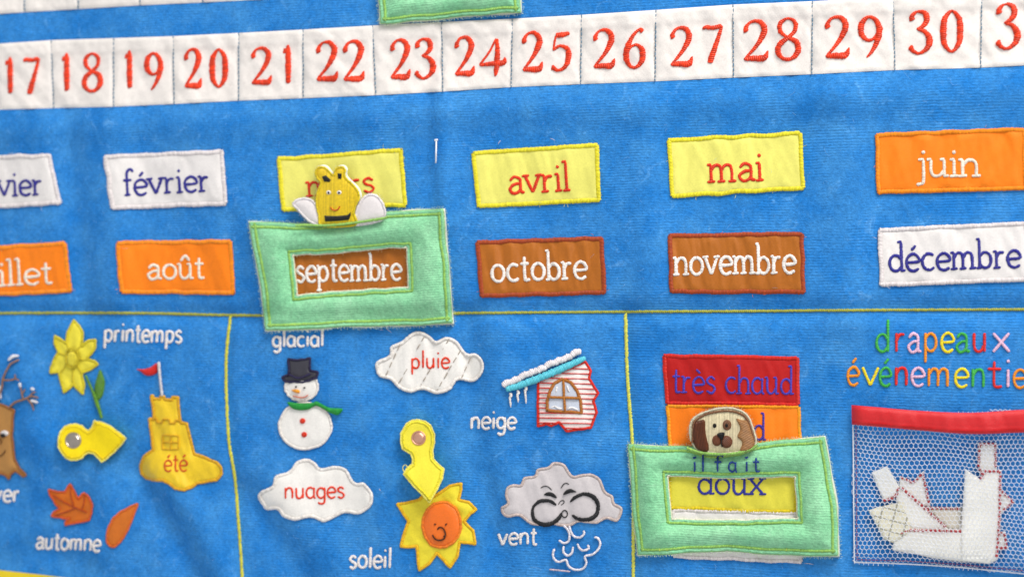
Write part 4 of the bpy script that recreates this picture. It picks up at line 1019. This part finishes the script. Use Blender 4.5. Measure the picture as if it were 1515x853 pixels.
def dip(st):
    st = st.copy(); k = np.exp(-((st[:, 0] - 1070) / 38) ** 4) * (st[:, 1] < 700); st[:, 1] += k * 9; return st
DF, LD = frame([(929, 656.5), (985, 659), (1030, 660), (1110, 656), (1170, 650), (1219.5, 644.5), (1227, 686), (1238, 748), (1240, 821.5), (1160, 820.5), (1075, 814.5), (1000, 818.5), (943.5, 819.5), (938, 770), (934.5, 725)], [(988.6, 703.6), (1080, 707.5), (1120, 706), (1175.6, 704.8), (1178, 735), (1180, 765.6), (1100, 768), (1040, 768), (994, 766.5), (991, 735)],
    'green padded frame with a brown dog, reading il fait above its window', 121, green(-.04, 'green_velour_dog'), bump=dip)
w_ = 3.0
for ch, x0, x1 in [('i', 1023, 1030), ('l', 1034, 1043), ('f', 1056, 1069), ('A', 1077, 1091), ('i', 1100, 1107), ('t', 1113, 1125)]:
    a = glyph(ch)[0]
    fx = lambda q, x0=x0, x1=x1, a=a: (x0 + q[0] / a * (x1 - x0) * (1.0 if a > .5 else 1.4), 697.3 - q[1] * 14.5)
    letter_mesh(ch, fx, 2.9, 0, False, offf=lambda V: LD(V) + .75).build('letter', thread((34, 66, 140), 'blue_embroidery_thread'), DF)

# the bee on the first frame
def toy(name, q, z, color, bcolor, root, bw=3.4, puff=.9, seed=1, th=1.4, cotton_=False, felt_back=True, label=None):
    o = wob(q, 2.2, .15, seed, smooth=True)
    par = root
    m = MB(); fill(m, o, lambda V, ed: z + puff * (1 - np.exp(-ed / 6)), res=2.4, skirt=z - th)
    V = m.v[0]; m.uv = [np.stack([(V[:, 0]) * 1650, V[:, 2] * 0], 1)]
    b = m.build(name, color if cotton_ else thread(color, 'embroidery_thread', .5, .45), par, label)
    s = MB(); ribbon_off(s, offset(o, bw / 2), bw, lambda V: np.full(len(V), z + .25), .5); s.build('edge_stitching', thread(bcolor, 'edge_thread'), b)
    return b
BEE = [(476.3, 335), (470, 318), (466.5, 300), (468.5, 283), (473, 271), (468, 264), (465.2, 255), (469, 247.5), (476, 245.5), (483.5, 248), (489.5, 254.5), (493, 257), (495, 250), (501, 246), (508, 246), (512.3, 251.5), (511.8, 261), (521, 270.5), (530, 281), (533, 292), (529, 302), (525, 314), (526, 334)]
def shifted(q, dx, dy): return [(a + dx, b + dy) for a, b in q]
bee = toy('bee', BEE, 5.2, (232, 196, 24), (226, 200, 20), BF, seed=1, puff=1.1, label='yellow bee with white wings')
# white felt showing behind head
m = MB(); o = wob(shifted(BEE, 2.4, -1.6), 2.2, .2, 3, smooth=True); fill(m, o, lambda V, ed: 4.3 + 0 * ed, res=4, skirt=3.4); m.build('bee_backing', cotton((226, 232, 222), 'bee_felt', .9, .1), BF)
WNG = cotton((226, 218, 216), 'wing_satin', .5, .35)
toy('wing', [(476, 334), (466, 333), (456, 328), (445, 317), (438, 309), (432, 303), (436, 296), (444, 292.5), (454, 292.3), (463, 296), (470, 305), (475, 318)], 4.6, WNG, (236, 228, 228), BF, 3.6, 1.2, 4, cotton_=True)
toy('wing', [(524, 324), (526, 310), (531, 299), (538, 290.5), (547, 286), (557, 288), (565, 296), (570, 307), (571.5, 317), (566, 326), (548, 332), (526, 334)], 4.6, WNG, (236, 228, 228), BF, 4.0, 1.2, 5, cotton_=True)
s = MB()
for q in ([(476, 334), (456, 328), (438, 309), (432, 303), (436, 296), (454, 292.3), (465, 299)], [(530, 300), (538, 290.5), (547, 286), (557, 288), (565, 296), (571.5, 317), (566, 326)]):
    fringe(s, catmull(q, 3), 1.6, 2.6, 4.8, .05)
fringe(s, catmull(BEE, 3), 2.0, 2.4, 4.6, .045)
s.build('wing_fuzz', thread((236, 230, 226), 'wing_fuzz_thread', .8), BF, kind='stuff')
def zstroke(name, strokes, w, color, parent, z, h=.35):
    m = MB()
    for s in strokes:
        q = catmull(s, 1.4); ribbon_off(m, q[:, :2], w, lambda V: np.full(len(V), z), h, closed=False)
    return m.build(name, thread(color, 'embroidery_thread'), parent)
def zblob(name, q, color, parent, z, h=.4, ang=0, smooth=True):
    o = catmull(q, 1.4, True) if smooth else lineres(q, 1.4)
    m = MB(); fill(m, o, lambda V, ed: z + h * (1 - np.exp(-ed / 1.8)) + .03 * RNG.randn(len(V)), res=1.8, skirt=z - .4)
    V = m.v[0]; m.uv = [np.stack([(V[:, 0] * math.cos(ang) + V[:, 2] * math.sin(ang)) * 1700, V[:, 2] * 0], 1)]
    return m.build(name, thread(color, 'embroidery_thread'), parent)
zblob('collar_stripe', [(479.5, 318.5), (498, 318.8), (514, 317.5), (518.8, 313.5), (519, 319), (516.5, 325.5), (498, 327.3), (480.5, 327.8)], (26, 28, 26), bee, 6.35, .4, smooth=False)
zblob('antenna_band', [(475.5, 260.8), (481.9, 258.4), (490.5, 266), (488, 270.5), (479, 269)], (24, 26, 24), bee, 6.1, .4, smooth=False)
zblob('antenna_band', [(498.8, 255.7), (505.8, 256.4), (505.2, 265.7), (499.4, 265)], (24, 26, 24), bee, 6.1, .4, smooth=False)
for x in (486.3, 501.8):
    zblob('eye', ell(x, 284.6, 4.2, 3.8, 10), (236, 228, 220), bee, 6.3, .25); zblob('pupil', ell(x - .2, 285, 2.3, 2.4, 8), (20, 20, 22), bee, 6.6, .2)
zstroke('mouth', [[(488.5, 306.6), (491.5, 310), (496.5, 311.2), (500.5, 309), (502.3, 305)]], 1.8, (206, 66, 20), bee, 6.4)

# the dog on the weather frame
DOG = [(1031.7, 666), (1024.5, 658), (1020.5, 648), (1019, 634), (1022.5, 621), (1030, 613.5), (1040.5, 608.5), (1058, 603.2), (1072, 601.6), (1086, 602.5), (1100, 607.5), (1109.5, 617), (1114, 629), (1117.5, 640), (1120, 651.6), (1116, 662.5), (1104, 667.5), (1085, 671), (1068, 672), (1048, 670)]
dog = toy('dog', DOG, 5.0, (228, 212, 172), (216, 208, 180), DF, seed=6, puff=1.2, bw=3.8, label='brown and cream dog head')
s = MB(); fringe(s, catmull(DOG, 3), 1.8, 2.8, 4.6, .05); s.build('head_fuzz', thread((214, 206, 180), 'head_fuzz_thread', .8), DF, kind='stuff')
zstroke('head_outline', [[(1024, 655), (1025.5, 640), (1026, 626), (1034, 618), (1046, 612), (1060, 608.8), (1075, 607.4), (1090, 609.5), (1102, 616), (1108, 625), (1113, 640), (1116, 652)]], 3.4, (128, 84, 52), dog, 6.0, .4)
zblob('ear', [(1026.5, 626), (1033, 622), (1042.4, 620.6), (1044, 632), (1045.5, 645), (1048.5, 658), (1047, 667), (1037, 666.5), (1028.5, 660.3), (1024.5, 643)], (92, 46, 22), dog, 6.2, .7, .1)
zblob('ear', [(1088.8, 619), (1098, 620.5), (1105.5, 621.7), (1109.5, 630), (1112.6, 640), (1116.5, 652), (1115, 661), (1108, 666.2), (1095.5, 666.5), (1097.5, 654), (1090.4, 645.5), (1094.5, 633)], (160, 112, 66), dog, 6.2, .7, 1.2)
zblob('eye_patch', ell(1075.6, 628.3, 7, 8.2, 12), (120, 78, 50), dog, 6.4, .35, .5)
zblob('eye', ell(1057.2, 629.2, 3, 3.6, 9), (18, 16, 16), dog, 6.5, .4); zblob('eye', ell(1075, 629, 2.8, 3.6, 9), (26, 16, 14), dog, 6.85, .4)
zblob('muzzle', ell(1060.5, 651, 7.2, 8.5, 12), (112, 64, 40), dog, 6.4, .6, .2); zblob('muzzle', ell(1074.8, 653, 9, 9.5, 12), (106, 60, 38), dog, 6.4, .6, .8)
zblob('nose', [(1060.5, 641.8), (1066, 639.2), (1072, 639.8), (1071, 645), (1068.5, 651), (1064, 647)], (22, 20, 20), dog, 7.2, .5); zstroke('muzzle_seam', [[(1067.5, 650), (1067, 656), (1068.5, 661)]], 2.0, (34, 24, 22), dog, 7.0)

s = MB(); q = catmull([(1016, 662), (1026, 666), (1040, 669.5), (1056, 671), (1080, 671), (1098, 668), (1112, 663), (1121, 658)], 1.3); ribbon_off(s, q[:, :2], 4.2, lambda V: np.full(len(V), 6.1), .5, closed=False); s.build('toy_stitching', OLV, DF)
s = MB(); q = catmull([(437, 334), (452, 333), (474, 333.5), (498, 332.5), (524, 329.5), (548, 326), (572, 322)], 1.3); ribbon_off(s, q[:, :2], 4.0, lambda V: np.full(len(V), 6.2), .5, closed=False); s.build('toy_stitching', OLV, BF)

# ------------------------------------------------------------------ small loose things
t = thing('plastic_tag', 'short white plastic tag pin stuck upright in the blue cloth between mars and avril', 'tag pin', (645, 224), .5)
m = MB(); s = np.linspace(0, 1, 12); q = np.stack([645.5 - .6 * s, 207 + 34 * s], 1); tube(m, P(q, .7 + 1.6 * np.sin(s * math.pi)), .00033, 8); m.build('shaft', simple((236, 236, 240), 'white_plastic', .3), t)
m = MB(); q = np.stack([643.4 + 4 * s, 207.5 - .6 * s], 1); tube(m, P(q, .9), .00045, 8); m.build('cross_bar', simple((236, 236, 240), 'white_plastic', .3), t)

m = MB()
for _ in range(520):
    u, v = RNG.uniform(0, 1515), RNG.uniform(0, 853)
    fibre(m, u, v, RNG.uniform(0, 6.3), RNG.choice([4, 6, 9, 14, 22], p=[.3, .3, .22, .12, .06]), .12, .032, 1.4)
o = m.build('lint', simple((150, 190, 226), 'pale_lint', .9)); o['kind'] = 'stuff'; o['label'] = 'pale blue lint fibres clinging to the blue cloth'; o['category'] = 'lint'
m = MB()
for u, v, a, L in [(1187, 833, .08, 17), (570, 484, .7, 12), (742, 207, 2.2, 9), (560, 486, .2, 8), (1320, 345, 1.6, 5), (812, 205, .3, 10), (604, 4, .2, 6), (560, 722, .9, 5), (408, 700, .9, 4)]:
    fibre(m, u, v, a, L, .6, .11, .4)
o = m.build('loose_threads', simple((206, 190, 190), 'grey_lint', .9)); o['kind'] = 'stuff'; o['label'] = 'grey loose thread ends beside the patches'; o['category'] = 'thread'
# a pale curl of thread caught on the pointer arrow
t = MB(); ribbon_off(t, catmull([(602, 700), (597, 696), (596, 690), (600, 687), (603, 691)], 1.3), 1.3, lambda V: np.full(len(V), 4.5), .3, closed=False); 
ar = [o for o in bpy.data.objects if o.name.startswith('pointer_arrow')][-1]; t.build('loose_loop', thread((236, 226, 120), 'loop_thread'), ar)
